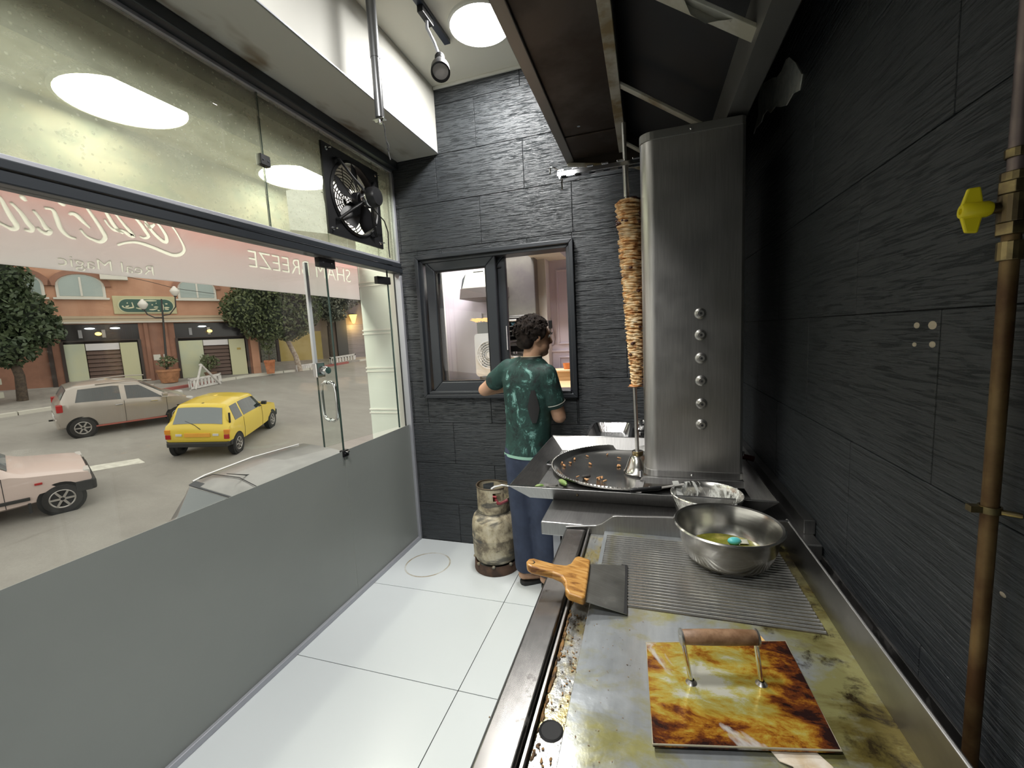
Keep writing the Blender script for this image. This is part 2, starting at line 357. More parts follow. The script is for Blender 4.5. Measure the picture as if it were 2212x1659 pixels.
def banner_mat():
    m, t, b = nt('faded_red_banner'); t.nodes.remove(b); out = t.nodes['Material Output']
    v = coord(t); sep = t.nodes.new('ShaderNodeSeparateXYZ'); lk(t, v, sep.inputs[0])
    mr = t.nodes.new('ShaderNodeMapRange'); mr.inputs[1].default_value = 1.92; mr.inputs[2].default_value = 2.28; lk(t, sep.outputs[2], mr.inputs[0])
    n = noise(t, coord(t, (1, 2, 5)), 1.5, 4); ad = t.nodes.new('ShaderNodeMath'); ad.operation = 'MULTIPLY_ADD'; lk(t, n, ad.inputs[0]); ad.inputs[1].default_value = .35; lk(t, mr.outputs[0], ad.inputs[2])
    c = ramp(t, ad.outputs[0], [(.15, (.78,.745,.765)), (.65, (.76,.675,.69)), (1, (.74,.555,.55))])
    d = t.nodes.new('ShaderNodeBsdfDiffuse'); tl = t.nodes.new('ShaderNodeBsdfTranslucent'); lk(t, c, d.inputs[0]); lk(t, c, tl.inputs[0])
    mx = t.nodes.new('ShaderNodeMixShader'); mx.inputs[0].default_value = .75; lk(t, d.outputs[0], mx.inputs[1]); lk(t, tl.outputs[0], mx.inputs[2]); lk(t, mx.outputs[0], out.inputs[0]); return m
bn = thing('sign_banner', 'faded pink banner sign with reversed white lettering outside the glass', 'banner', (-2.3, 1.2, 1.92))
fab = M().box(-2.303, -2.300, -.9, 3.095, 1.914, 2.305).build('fabric', banner_mat(), bn)
fab.data.materials[0] = fab.data.materials[0]
M().tube([(-2.3015, -.9, 2.308), (-2.3015, 3.095, 2.308)], .006, 8).build('top_rod', K['alu_light'], bn)
for y in (-.6, 3.0): M().cyl((-2.3015, y, 2.308), (-2.3015, y, 2.90), .002, n=6).build('hanger_wire', K['alu_light'], bn)
lm = mat('banner_letter', (.80,.79,.72), .7)
lm2, t, b = nt('banner_letter_film'); t.nodes.remove(b); d_ = t.nodes.new('ShaderNodeBsdfDiffuse'); tl = t.nodes.new('ShaderNodeBsdfTranslucent'); d_.inputs[0].default_value = tl.inputs[0].default_value = (.66,.65,.61,1)
mx = t.nodes.new('ShaderNodeMixShader'); mx.inputs[0].default_value = .75; lk(t, d_.outputs[0], mx.inputs[1]); lk(t, tl.outputs[0], mx.inputs[2]); lk(t, mx.outputs[0], t.nodes['Material Output'].inputs[0])
def text_mesh(name, s, size, m, mtx, parent, wid=1.0):
    """each character its own flat letter object"""
    def raw(body):
        c = bpy.data.curves.new('t', 'FONT'); c.body = body; c.size = size; c.resolution_u = 3
        o = bpy.data.objects.new('t', c); COL.objects.link(o); bpy.context.view_layer.update()
        me = bpy.data.meshes.new_from_object(o.evaluated_get(bpy.context.evaluated_depsgraph_get())); bpy.data.objects.remove(o); return me
    def ext(me): x = [v.co.x for v in me.vertices]; return min(x), max(x)
    a0, a1 = ext(raw(s)); k = wid/(a1-a0)
    for i, ch in enumerate(s):
        if ch == ' ': continue
        me = raw(ch); lo, hi = ext(me); right = ext(raw(s[:i+1]))[1]
        me.transform(Matrix.Diagonal((k, 1, 1, 1)) @ Matrix.Translation((right-hi-a0, 0, 0))); me.transform(mtx)
        r = bpy.data.objects.new(name, me); COL.objects.link(r); me.materials.clear(); me.materials.append(m); par(r, parent); CUT.append(me)
CUT = []
def cut_out(target, meshes):
    """cut the letter shapes out of the cloth so that each letter fills its own hole"""
    import bmesh
    cs = []
    for me in meshes:
        bm = bmesh.new(); bm.from_mesh(me); bmesh.ops.remove_doubles(bm, verts=bm.verts, dist=1e-5)
        r = bmesh.ops.extrude_face_region(bm, geom=bm.faces[:]); nv = [v for v in r['geom'] if isinstance(v, bmesh.types.BMVert)]
        for v in bm.verts: v.co.x = -2.310
        for v in nv: v.co.x = -2.290
        bmesh.ops.recalc_face_normals(bm, faces=bm.faces[:]); m2 = bpy.data.meshes.new('c'); bm.to_mesh(m2); bm.free()
        o = bpy.data.objects.new('c', m2); COL.objects.link(o); cs.append(o)
        b_ = target.modifiers.new('c', 'BOOLEAN'); b_.operation = 'DIFFERENCE'; b_.object = o; b_.solver = 'EXACT'; b_.use_self = True
    bpy.context.view_layer.update()
    me = bpy.data.meshes.new_from_object(target.evaluated_get(bpy.context.evaluated_depsgraph_get())); target.modifiers.clear(); target.data = me
    for o in cs: bpy.data.objects.remove(o)
TB = lambda y, z: Matrix(((0, 0, -1, -2.3015), (-1, 0, 0, y), (0, 1, 0, z), (0, 0, 0, 1)))   # reads correctly from the street
text_mesh('letter', 'SHAM BREEZE', .15, lm2, TB(3.0, 2.05), bn, wid=.945)
text_mesh('letter', 'Real Magic', .066, lm2, TB(1.512, 1.934), bn, wid=.36)
STK = [[(1.62,2.208),(1.648,2.164),(1.671,2.113),(1.675,2.083),(1.654,2.059),(1.618,2.048),(1.576,2.056),(1.523,2.071),(1.48,2.08),(1.446,2.081),(1.408,2.071),(1.374,2.054)],[(1.495,2.254),(1.504,2.195),(1.518,2.17),(1.537,2.141),(1.574,2.11),(1.593,2.113),(1.592,2.143),(1.573,2.178),(1.558,2.198),(1.529,2.248)],[(1.502,2.181),(1.522,2.166),(1.549,2.187)],[(1.44,2.221),(1.458,2.203),(1.484,2.172),(1.501,2.143),(1.512,2.122),(1.492,2.108),(1.472,2.114)],[(1.341,2.205),(1.35,2.19),(1.368,2.15),(1.387,2.123),(1.406,2.112)],[(1.378,2.201),(1.388,2.19),(1.411,2.156),(1.436,2.125),(1.446,2.108),(1.429,2.11),(1.407,2.123),(1.371,2.12),(1.351,2.138),(1.339,2.161)],[(1.26,2.213),(1.273,2.204),(1.29,2.175),(1.31,2.137),(1.324,2.106),(1.332,2.081),(1.314,2.058),(1.289,2.06),(1.262,2.072),(1.245,2.097)],[(1.215,2.148),(1.223,2.156),(1.239,2.154),(1.26,2.13),(1.281,2.109)],[(1.138,2.156),(1.162,2.157),(1.171,2.129),(1.178,2.087),(1.2,2.059),(1.226,2.054)],[(1.18,2.199),(1.198,2.188),(1.208,2.191)],[(1.103,2.14),(1.12,2.109),(1.131,2.08),(1.144,2.068),(1.134,2.056),(1.116,2.062),(1.106,2.075)],[(1.041,2.153),(1.064,2.122),(1.079,2.088),(1.091,2.068),(1.083,2.055),(1.067,2.059)],[(1.001,2.175),(1.015,2.161),(1.026,2.124),(1.038,2.09),(1.048,2.066),(1.035,2.052),(1.018,2.059),(.993,2.072)],[(1.07,2.187),(1.077,2.182),(1.087,2.168)]]
def ribbon(mb, pts, w, to3, th=.001):
    P = [Vector(p) for p in pts]; Q = []
    for k in range(len(P)-1):   # smooth
        a, b, c, d = P[max(k-1, 0)], P[k], P[k+1], P[min(k+2, len(P)-1)]
        for s in (0, .33, .66): Q.append(.5*((2*b)+(c-a)*s+(2*a-5*b+4*c-d)*s*s+(3*b-a-3*c+d)*s**3))
    Q.append(P[-1]); r0 = []; r1 = []
    for k in range(len(Q)):
        d = (Q[min(k+1, len(Q)-1)]-Q[max(k-1, 0)]).normalized(); n = Vector((-d.y, d.x)); ww = w*(.35+.65*math.sin(PI*min(max(k/(len(Q)-1), .12), .88)))
        r0.append(Q[k]-n*ww); r1.append(Q[k]+n*ww)
    n = len(Q); vs = [to3(p, 0) for p in r0]+[to3(p, 0) for p in r1]
    mb.add(vs, [(k, k+1, n+k+1, n+k) for k in range(n-1)])
for i, s in enumerate(STK):
    mb = M(); ribbon(mb, s, .0095, lambda p, d: (-2.3015+.0001*i, p[0], p[1])); CUT.append(mb.build('script_stroke', lm2, bn).data)
cut_out(fab, CUT)
pl = struct(M().box(-2.30, -1.80, 3.10, 3.52, -3.0, 3.4).build('street_pillar', mat('pillar_paint', (.64,.68,.63), .6), bevel=.004), 'white painted pillar outside the door', 'pillar')
for z in (2.02, 1.62, 1.30, .94, .55): M().box(-2.306, -1.80, 3.094, 3.52, z, z+.012).box(-2.306, -1.80, 3.094, 3.52, z+.03, z+.042).build('band', K['white'], pl)
struct(M().box(-1.82, -1.70, Y0, 2.93, -3.4, -.005).build('wall_outside', mat('plinth', (.3,.28,.26), .8)), 'plinth wall of the shop below the glass outside', 'wall')

# ---- extractor fan
ef = thing('extractor_fan', 'black square extractor fan set in the upper glass', 'fan', (-1.70, 2.33, 2.43))
c0 = V(-1.700, 2.33, 2.43); N_ = 40; hr = .205
ring = []; sq = []
for i in range(N_):
    a = 2*PI*i/N_; cy, cz = math.cos(a), math.sin(a); s_ = max(abs(cy), abs(cz)); ring.append((cy*hr, cz*hr)); sq.append((cy/s_*.262, cz/s_*.25))
def lay(x, L): return [(x, c0.y+p[0], c0.z+p[1]) for p in L]
M().loft([lay(-1.700, sq), lay(-1.700, ring), lay(-1.735, ring), lay(-1.712, sq), lay(-1.700, sq)], caps=False).build('mounting_plate', K['black'], ef)
M().lathe([(.205, -.035), (.205, .01), (.212, .015), (.222, .004)], c0, 40, ax=(1,0,0)).build('ring_duct', K['black'], ef, smooth=50)
cream = mat('cream_guard', (.72,.66,.50), .5)
for k in range(9): M().tube([(-1.775, c0.y+math.cos(a)*(.04+.019*k), c0.z+math.sin(a)*(.04+.019*k)) for a in [2*PI*i/36 for i in range(36)]], .0032, 5, True).build('guard_ring', K['blackm'], ef)
for k in range(6):
    a = PI*k/6; M().tube([(-1.778, c0.y-math.cos(a)*.205, c0.z-math.sin(a)*.205), (-1.778, c0.y+math.cos(a)*.205, c0.z+math.sin(a)*.205)], .003, 5).build('guard_wire', K['blackm'], ef)
M().cyl((-1.70, c0.y, c0.z), (-1.655, c0.y, c0.z), .045, .04, 24).build('hub', K['black'], ef, smooth=40, bevel=.003)
bl = None
for k in range(5):
    a = 2*PI*k/5+.35; u = V(0, math.cos(a), math.sin(a)); w = V(0, -math.sin(a), math.cos(a)); P = []
    for r_, hw in ((.035, .022), (.09, .045), (.15, .058), (.192, .05)):
        P.append([c0+u*r_+w*hw*e+V(.03+.022*e-.02, 0, 0) for e in (-1, -.3, .4, 1)])
    vs = [p for r in P for p in r]; vs += [p+V(.003,0,0) for p in vs]; fs = []
    for i in range(3):
        for j in range(3): q = i*4+j; fs += [(q, q+1, q+5, q+4), (16+q, 16+q+4, 16+q+5, 16+q+1)]
    fs += [(0, 16, 17, 1), (1, 17, 18, 2), (2, 18, 19, 3), (12, 13, 29, 28), (13, 14, 30, 29), (14, 15, 31, 30), (0, 4, 20, 16), (4, 8, 24, 20), (8, 12, 28, 24), (3, 19, 23, 7), (7, 23, 27, 11), (11, 27, 31, 15)]
    M().add(vs, fs).build('fan_blade', K['black'], ef, smooth=40)
mo = M().lathe([(0, 0), (.052, 0), (.058, .008), (.058, .075), (.05, .088), (0, .090)], c0+V(.075,0,0), 28, ax=(1,0,0)).build('motor', K['black'], ef, smooth=40)
M().lathe([(.0585, .005), (.0592, .02), (.0592, .036), (.0585, .04)], c0+V(.075,0,0), 28, ax=(1,0,0)).build('motor_band', K['chrome'], mo, smooth=40)
for dy, dz in ((.17, .14), (-.17, -.14), (-.14, .17), (.14, -.17)):
    a = c0+V(.004, dy*1.12, dz*1.12)
    M().tube([a, a+V(.018, 0, 0), c0+V(.055, dy*.62, dz*.62), c0+V(.085, dy*.3, dz*.3), c0+V(.10, dy*.05, dz*.05)], .0085, 8).build('motor_arm', K['black'], ef, smooth=50)
for sy in (-1, 1):
    for sz in (-1, 1): M().cyl(c0+V(-.005, sy*.228, sz*.218), c0+V(.004, sy*.228, sz*.218), .011, n=12).cyl(c0+V(.004, sy*.228, sz*.218), c0+V(.034, sy*.228, sz*.218), .0045, n=8).build('bolt', K['chrome'], ef, smooth=40)
M().tube([c0+V(.10, .02, -.05), (-1.63, 2.52, 2.34), (-1.68, 2.63, 2.30), (-1.70, 2.655, 2.2), (-1.70, 2.66, 2.135)], .004, 6).build('power_cable', K['rubber'], ef, smooth=60)

# ---- ceiling lamps, track, conduit
glow = emis('lamp_glow', (1, .985, .94), 22)
for i, (lx, ly) in enumerate(LAMPS):
    t_ = thing('ceiling_lamp', ('round glowing ceiling lamp beside the hood edge', 'round ceiling lamp over the griddle aisle', 'round ceiling lamp near the closed charcoal wall')[i], 'lamp', (lx, ly, ZC), 'round ceiling lamps')
    M().lathe([(.175, 0), (.175, -.014), (.165, -.02)], (lx, ly, ZC), 40).build('rim', K['white'], t_, smooth=40)
    M().lathe([(.166, -.018), (.10, -.021), (0, -.022)], (lx, ly, ZC), 40).build('diffuser', glow, t_)
tl_ = thing('track_light', 'black track spotlight hanging from a dark ceiling rail', 'lamp', (-1.055, 2.2, ZC))
M().box(-1.075, -1.037, .9, 2.42, 3.218, 3.24).build('track_rail', mat('dark_blue_rail', (.02,.025,.04), .4), tl_, bevel=.002)
M().box(-1.072, -1.040, 2.10, 2.22, 3.185, 3.218).build('adapter', K['black'], tl_, bevel=.003)
M().tube([(-1.056, 2.17, 3.19), (-1.056, 2.17, 3.15), (-1.04, 2.21, 3.10), (-1.025, 2.235, 3.04), (-1.022, 2.235, 2.985)], .0085, 8).build('swivel_arm', K['alu_light'], tl_, smooth=50)
hd = V(-1.030, 2.245, 3.055); ax = V(.045, -.10, -.155).normalized()
M().lathe([(0, 0), (.020, 0), (.024, .012), (.024, .065), (.030, .078), (.047, .125), (.050, .17), (.043, .174), (.04, .16)], hd, 28, ax=ax).build('lamp_head', K['black'], tl_, smooth=40)
M().lathe([(.041, .160), (.02, .161), (0, .161)], hd, 28, ax=ax).build('lens', mat('grey_lens', (.28,.26,.25), .3), tl_)
for k in range(4): M().lathe([(.0245, .018+.012*k), (.0265, .019+.012*k), (.0265, .023+.012*k), (.0245, .024+.012*k)], hd, 24, ax=ax).build('cooling_fin', K['black'], tl_, smooth=40)
cd = thing('hanging_conduit', 'grey metal tube hanging from the ceiling with a dangling wire', 'tube', (-1.225, 1.93, ZC))
tubem = mat('grey_tube', (.20,.205,.215), .33, .75)
M().cyl((-1.225, 1.93, ZC), (-1.225, 1.93, 2.91), .0235, n=24).build('upper_tube', tubem, cd, smooth=40)
M().cyl((-1.225, 1.93, 2.91), (-1.225, 1.93, 2.64), .0215, n=24).build('lower_tube', tubem, cd, smooth=40)
M().box(-1.26, -1.197, 1.915, 1.945, 2.630, 2.634).build('end_bracket', K['chrome'], cd, bevel=.001)
M().cyl((-1.225, 1.93, 2.640), (-1.225, 1.93, 2.615), .011, n=14).build('end_nut', K['chrome'], cd, smooth=40)
WO = lambda P: [(x+.075, y-.14, z-.06) for x, y, z in P]
M().tube(WO([(-1.295, 2.075, 2.695), (-1.286, 2.08, 2.66), (-1.288, 2.085, 2.62), (-1.280, 2.085, 2.575), (-1.276, 2.085, 2.53), (-1.270, 2.085, 2.505)]), .0032, 6).tube(WO([(-1.28, 2.085, 2.59), (-1.272, 2.083, 2.575), (-1.275, 2.085, 2.55), (-1.283, 2.085, 2.56)]), .0035, 6).build('wire', K['rubber'], cd, smooth=60)

# ---- extractor hood (runs along the wall above grill and griddle)
hdT = thing('extractor_hood', 'large sooty steel extractor hood over the griddle and grill', 'hood', (0, 1.2, 2.55))
HY0, HY1 = -.9, 2.62
M().prism([(-.43, HY0, 2.55), (-.425, HY0, 2.55), (-.425, HY0, 3.24), (-.43, HY0, 3.24)], (0, HY1-HY0, 0)).build('front_sheet', K['hood'], hdT)
M().prism([(-.43, HY0, 2.535), (-.385, HY0, 2.54), (-.385, HY0, 2.552), (-.43, HY0, 2.552)], (0, HY1-HY0, 0)).build('front_lip', K['gutter'], hdT, bevel=.003)
M().box(-.39, -.128, HY0, 2.315, 2.556, 2.566).build('underside_sheet', K['hood'], hdT, bevel=.002)
M().box(-.39, -.128, 2.32, HY1-.004, 2.550, 2.562).build('underside_sheet', K['hood'], hdT, bevel=.003)
M().box(-.130, -.088, HY0, HY1-.005, 2.546, 2.575).build('ridge_strip', K['strip'], hdT, bevel=.002)
M().box(-.092, -.085, HY0, HY1-.005, 2.575, 2.70).build('ridge_web', K['hoodin'], hdT)
M().prism([(-.088, HY0, 2.66), (.29, HY0, 2.40), (.29, HY0, 2.41), (-.088, HY0, 2.67)], (0, HY1-HY0, 0)).build('filter_bank', K['hoodin'], hdT)
def bar(y, mname, m, w=.034, up=0):
    M().hexa([(-.088, y, 2.552+up), (.285, y, 2.292+up), (.285, y+w, 2.292+up), (-.088, y+w, 2.552+up)], [(-.088, y, 2.566+up), (.285, y, 2.306+up), (.285, y+w, 2.306+up), (-.088, y+w, 2.566+up)]).build(mname, m, hdT, bevel=.002)
bar(1.32, 'filter_rail', K['film'], .06); bar(1.93, 'filter_rail', K['strip'], .036); bar(2.52, 'filter_rail', K['strip'])
# torn hanging film on the near rail
fv = [(.07, 1.325), (.12, 1.325), (.17, 1.325), (.22, 1.325)]
M().add([(.06, 1.323, 2.447), (.11, 1.321, 2.405), (.125, 1.325, 2.37), (.16, 1.318, 2.335), (.19, 1.32, 2.335), (.215, 1.325, 2.335), (.225, 1.322, 2.333), (.10, 1.345, 2.43), (.15, 1.35, 2.395), (.20, 1.35, 2.355), (.23, 1.35, 2.335)],
        [(0, 1, 7), (1, 2, 7), (2, 8, 7), (2, 3, 8), (3, 4, 9, 8), (4, 5, 9), (5, 6, 10, 9)]).build('torn_film', K['film'], hdT)
M().prism([(.28, HY0, 2.268), (.345, HY0, 2.268), (.35, HY0, 2.273), (.35, HY0, 3.24), (.344, HY0, 3.24), (.344, HY0, 2.28), (.286, HY0, 2.28), (.286, HY0, 2.42), (.28, HY0, 2.42)], (0, HY1-HY0, 0)).build('grease_gutter', K['gutter'], hdT)
M().prism([(-.43, HY1, 2.53), (-.05, HY1, 2.462), (.35, HY1, 2.262), (.35, HY1, 3.24), (-.43, HY1, 3.24)], (0, .006, 0)).build('end_plate', K['hood'], hdT)
M().hexa([(-.425, HY1-.012, 2.524), (-.05, HY1-.012, 2.456), (-.05, HY1+.012, 2.456), (-.425, HY1+.012, 2.524)], [(-.425, HY1-.012, 2.540), (-.05, HY1-.012, 2.472), (-.05, HY1+.012, 2.472), (-.425, HY1+.012, 2.540)]).hexa([(-.05, HY1-.012, 2.456), (.34, HY1-.012, 2.262), (.34, HY1+.012, 2.262), (-.05, HY1+.012, 2.456)], [(-.05, HY1-.012, 2.472), (.34, HY1-.012, 2.278), (.34, HY1+.012, 2.278), (-.05, HY1+.012, 2.472)]).build('end_flange', K['strip'], hdT)
M().cyl((-.30, 2.22, 2.556), (-.30, 2.22, 2.551), .008, n=10).build('rivet', K['chrome'], hdT, smooth=40)
for k in range(7): M().box(.344, .3515, HY0+.3+.5*k, HY0+.303+.5*k, 2.28, 3.2).build('seam', K['hoodin'], hdT)
# torn white paint on the right wall beside the hood
pp = [(2.56, 2.586), (2.567, 2.66), (2.52, 2.70), (2.478, 2.696), (2.30, 2.63), (2.24, 2.60), (2.176, 2.590), (2.11, 2.60), (2.067, 2.584), (1.99, 2.52), (1.918, 2.442), (1.945, 2.40), (2.02, 2.425), (2.10, 2.42), (2.168, 2.446), (2.26, 2.49), (2.34, 2.50), (2.387, 2.535), (2.46, 2.545), (2.50, 2.53), (2.62, 2.55), (2.66, 2.54)]
k_ = (.485-.0)/.56
pp = [(y*k_, 1.55+(z-1.55)*k_) for y, z in pp]
tp = M().prism([(.4805, y, z) for y, z in pp], (.006, 0, 0)).build('torn_wall_patch', mat('bare_plaster', (.78,.78,.70), .8, col2=(.60,.61,.55), ns=30, bs=.4)); tag(tp, 'ragged pale torn paint patch on the black wall beside the hood', 'patch')
for i, (y, z, r_) in enumerate(((.994, 1.530, .006), (.948, 1.530, .008), (.998, 1.494, .0045), (.945, 1.496, .006), (.752, 1.143, .004))):
    h = M().ell((.4855, y, z), (.002, r_*1.6, r_), 10, 6).build('chipped_plug', mat('chip_plaster%d' % i, (.55,.48,.38), .8))
    tag(h, ('tan wall chip, upper of the pair farther from the gas pipe', 'largest tan wall chip, upper of the pair closer to the gas pipe', 'tiny wall chip, lower of the pair farther from the gas pipe', 'round white wall chip, lower of the pair closer to the gas pipe', 'lone pale paint chip low on the black wall beside the gas pipe')[i], 'chip', 'chipped drill holes in the black wall' if i < 4 else None)
# ================================================================= THE COOKING LINE
def plate_mat(name, base, stains, rough=.2, sc=5, seed=0, metal=.6, bs=.15, wallside=0):
    """stains: list of (colour, noise scale, lo, hi, stretch)"""
    m, t, b = nt(name); c = base
    bn_ = noise(t, coord(t, (30, 5, 5), loc=(seed, 0, 0)), 2, 4); c = ramp(t, bn_, [(.3, tuple(x*.85 for x in base)), (.7, base)])
    met = None
    for i, (col, ns, lo, hi, stc) in enumerate(stains):
        f = noise(t, coord(t, stc, loc=(seed+3.1*i, 1.7*i, 0)), ns, 7, .68, .3)
        if wallside:
            sx = t.nodes.new('ShaderNodeSeparateXYZ'); lk(t, coord(t), sx.inputs[0]); mr = t.nodes.new('ShaderNodeMapRange'); lk(t, sx.outputs[0], mr.inputs[0])
            for q, v_ in ((1, .12), (2, .36), (3, 0.0), (4, wallside)): mr.inputs[q].default_value = v_
            ad = t.nodes.new('ShaderNodeMath'); lk(t, f, ad.inputs[0]); lk(t, mr.outputs[0], ad.inputs[1]); f = ad.outputs[0]
        mk = ramp(t, f, [(lo, G3(0)), (hi, G3(1))]); c = mixc(t, mk, c, col)
    lk(t, c, b.inputs['Base Color']); b.inputs['Metallic'].default_value = metal
    rf = noise(t, coord(t), sc*3, 5); lk(t, ramp(t, rf, [(.3, G3(rough*.7)), (.7, G3(.262))]), b.inputs['Roughness'])
    bump(t, b, noise(t, coord(t), 60, 5), bs, .002); return m
K['griddle'] = plate_mat('oily_griddle_plate', (.47,.50,.52), [((.40,.38,.16), 7, .50, .68, (1,1.6,1)), ((.20,.16,.045), 6, .60, .74, (.8,1.3,1)), ((.05,.035,.015), 16, .70, .82, (1,1,1))], .2, seed=2, wallside=.20)
K['rib'] = plate_mat('oily_rib_steel', (.66,.66,.64), [((.44,.40,.18), 8, .56, .70, (1,1,1)), ((.06,.05,.03), 14, .70, .78, (.5,1,1))], .17, seed=5, metal=.8)
K['groove'] = mat('burnt_groove', (.010,.008,.006), .45, .0, col2=(.05,.04,.018), ns=14)
K['guttr'] = plate_mat('burnt_gutter', (.42,.43,.42), [((.45,.38,.18), 20, .45, .6, (1,.6,1)), ((.05,.03,.014), 16, .54, .66, (1.5,.5,1)), ((.012,.008,.005), 9, .60, .68, (1,.5,1))], .25, seed=9, bs=.5)
gd = thing('griddle', 'wide oily steel griddle with ribbed and flat halves along the black wall', 'griddle', (.08, .85, 0))
GY0, GY1 = .12, 1.365
M().box(-.255, .378, GY0, 1.36, .10, .845).build('body', K['steelh'], gd, bevel=.004)
for x in (-.22, .34):
    for y in (.2, 1.3): M().cyl((x, y, 0), (x, y, .10), .022, n=14).build('leg', K['chrome'], gd, smooth=40)
M().prism([(-.268, GY0, .845), (-.268, GY0, .893), (-.262, GY0, .90), (-.203, GY0, .902), (-.198, GY0, .898), (-.198, GY0, .845)], (0, 1.335-GY0, 0)).build('front_rim', K['steelr'], gd, bevel=.002)
M().box(-.1925, -.188, GY0, 1.345, .86, .900).build('inner_lip', K['steeld'], gd)
M().box(-.188, -.139, GY0, 1.345, .86, .884).build('grease_gutter', K['guttr'], gd)
gh = M().lathe([(.0, .0015), (.0165, .0015), (.0185, .003), (.021, .0005)], (-.1625, .624, .884), 24).build('drain_hole', K['blackm'], gd)
M().box(-.139, .376, GY0, 1.345, .86, .8995).build('flat_plate', K['griddle'], gd, bevel=.0015)
rp = M().box(-.128, .352, .962, 1.318, .8995, .9002).build('ribbed_plate', K['groove'], gd)
rib0 = M().prism([(-.127, -.0031, 0), (-.127, -.0018, .0030), (-.127, .0018, .0030), (-.127, .0031, 0)], (.477, 0, 0)).build('rib', K['rib'], rp)
NR = 28
for k in range(NR):
    mt_ = Matrix.Translation((random.uniform(-.001, .001), .969+.0127*k, .9002))
    if k == 0: rib0.matrix_basis = mt_
    else: share(rib0, 'rib', rp, mt_)
M().prism([(.372, GY0, .86), (.382, GY0, .86), (.390, GY0, .974), (.387, GY0, .978), (.382, GY0, .976), (.374, GY0, .902)], (0, GY1-GY0, 0)).build('side_splash', K['steelh'], gd, bevel=.0015)
M().prism([(-.268, 1.345, .86), (-.268, 1.345, .902), (-.192, 1.345, .912), (-.165, 1.345, .915), (-.148, 1.345, .922), (-.112, 1.345, .950), (-.100, 1.345, .953), (.382, 1.345, .977), (.390, 1.345, .977), (.390, 1.345, .86)], (0, .012, 0)).build('rear_splash', K['steelh'], gd, bevel=.0015)
for k in range(4): M().cyl((-.268, .35+.28*k, .76), (-.30, .35+.28*k, .76), .026, .022, 20).build('control_knob', K['black'], gd, smooth=40, bevel=.002)
cr = M()
for k in range(230):
    y = random.uniform(.45, .93); r = random.random()
    x = random.uniform(-.186, -.141) if r < .6 else random.gauss(-.10, .05)
    z = .885 if x < -.14 else .9; s_ = random.uniform(.0008, .0030)*(1 if x < -.14 else .5)
    if (x+.1625)**2+(y-.624)**2 < .0006: continue
    cr.ell((x, y, z+s_*.2), (s_*random.uniform(.5, 1.1), s_*random.uniform(.5, 1.9), s_*.4), 5, 3, Matrix.Rotation(random.uniform(0, 3), 3, 'Z'))
for k in range(70):
    y = random.gauss(.74, .16); s_ = random.uniform(.003, .007)
    if .40 < y < 1.0: cr.ell((-.1845+random.uniform(-.002, .005), y, .885), (s_*.6, s_*random.uniform(1, 2.6), s_*.5), 6, 4)
cr.build('burnt_crumbs', mat('burnt_crumb', (.055,.03,.012), .6, col2=(.30,.16,.05), ns=40), gd, kind='stuff')
bt = struct(M().prism([(.400, .1, .80), (.4835, .1, .80), (.4835, .1, .868), (.4775, .1, .869), (.474, .1, .812), (.406, .1, .808), (.404, .1, .82), (.400, .1, .82)], (0, 1.33, 0)).build('trim_2', K['steeld'], bevel=.001), 'brown greasy metal channel between griddle and black wall', 'trim')

# --- work table
tb = thing('work_table', 'stainless steel work table under the shawarma grill', 'table', (.06, 2.1, 0))
M().box(-.36, .48, 1.372, 2.79, .852, .90).build('tabletop', K['steelh'], tb, bevel=.004)
M().box(.452, .483, 1.44, 2.79, .90, .945).build('backsplash', K['steelh'], tb, bevel=.002)
for x in (-.31, .43):
    for y in (1.44, 2.72): M().box(x-.02, x+.02, y-.02, y+.02, 0, .852).build('leg', K['alu_light'], tb, bevel=.003)
M().box(-.30, .42, 1.47, 2.70, .22, .25).build('lower_shelf', K['steelh'], tb, bevel=.003)
M().box(-.305, -.295, 1.42, 1.66, .25, .852).build('side_panel', mat('pale_panel', (.5,.52,.52), .5), tb, bevel=.002)
M().box(-.29, .45, 1.40, 1.415, .25, .852).build('front_panel', mat('pale_panel2', (.46,.48,.48), .5), tb, bevel=.002)

# --- square drip tray
tr = thing('drip_tray', 'large square steel drip tray with sloping rims under the grill', 'tray', (-.06, 1.92, .905))
def ringz(x0, x1, y0, y1, z): return [(x0, y0, z), (x1, y0, z), (x1, y1, z), (x0, y1, z)]
M().loft([ringz(-.515, .40, 1.508, 2.318, .972), ringz(-.452, .36, 1.575, 2.262, .906)], caps=False).add([(-.452, 1.575, .906), (.36, 1.575, .906), (.36, 2.262, .906), (-.452, 2.262, .906)], [(0, 1, 2, 3)]).loft([ringz(-.453, .361, 1.574, 2.263, .9015), ringz(-.518, .403, 1.505, 2.321, .9705), ringz(-.515, .40, 1.508, 2.318, .972)], caps=False).add([(-.453, 1.574, .9015), (.361, 1.574, .9015), (.361, 2.263, .9015), (-.453, 2.263, .9015)], [(3, 2, 1, 0)]).build('pan', K['trays'], tr)
M().tube([(-.515, 1.508, .972), (.40, 1.508, .972), (.40, 2.318, .972), (-.515, 2.318, .972)], .0022, 6, True).build('folded_edge', K['chrome'], tr)
M().tube([(-.517, 1.51, .970), (-.55, 1.52, .968), (-.585, 1.53, .955), (-.60, 1.53, .945)], .0035, 6).build('rim_hook', K['chrome'], tr, smooth=60)
M().cyl((-.255, 1.533, .945), (-.255, 1.527, .938), .004, n=10).build('rivet', K['brass'], tr)
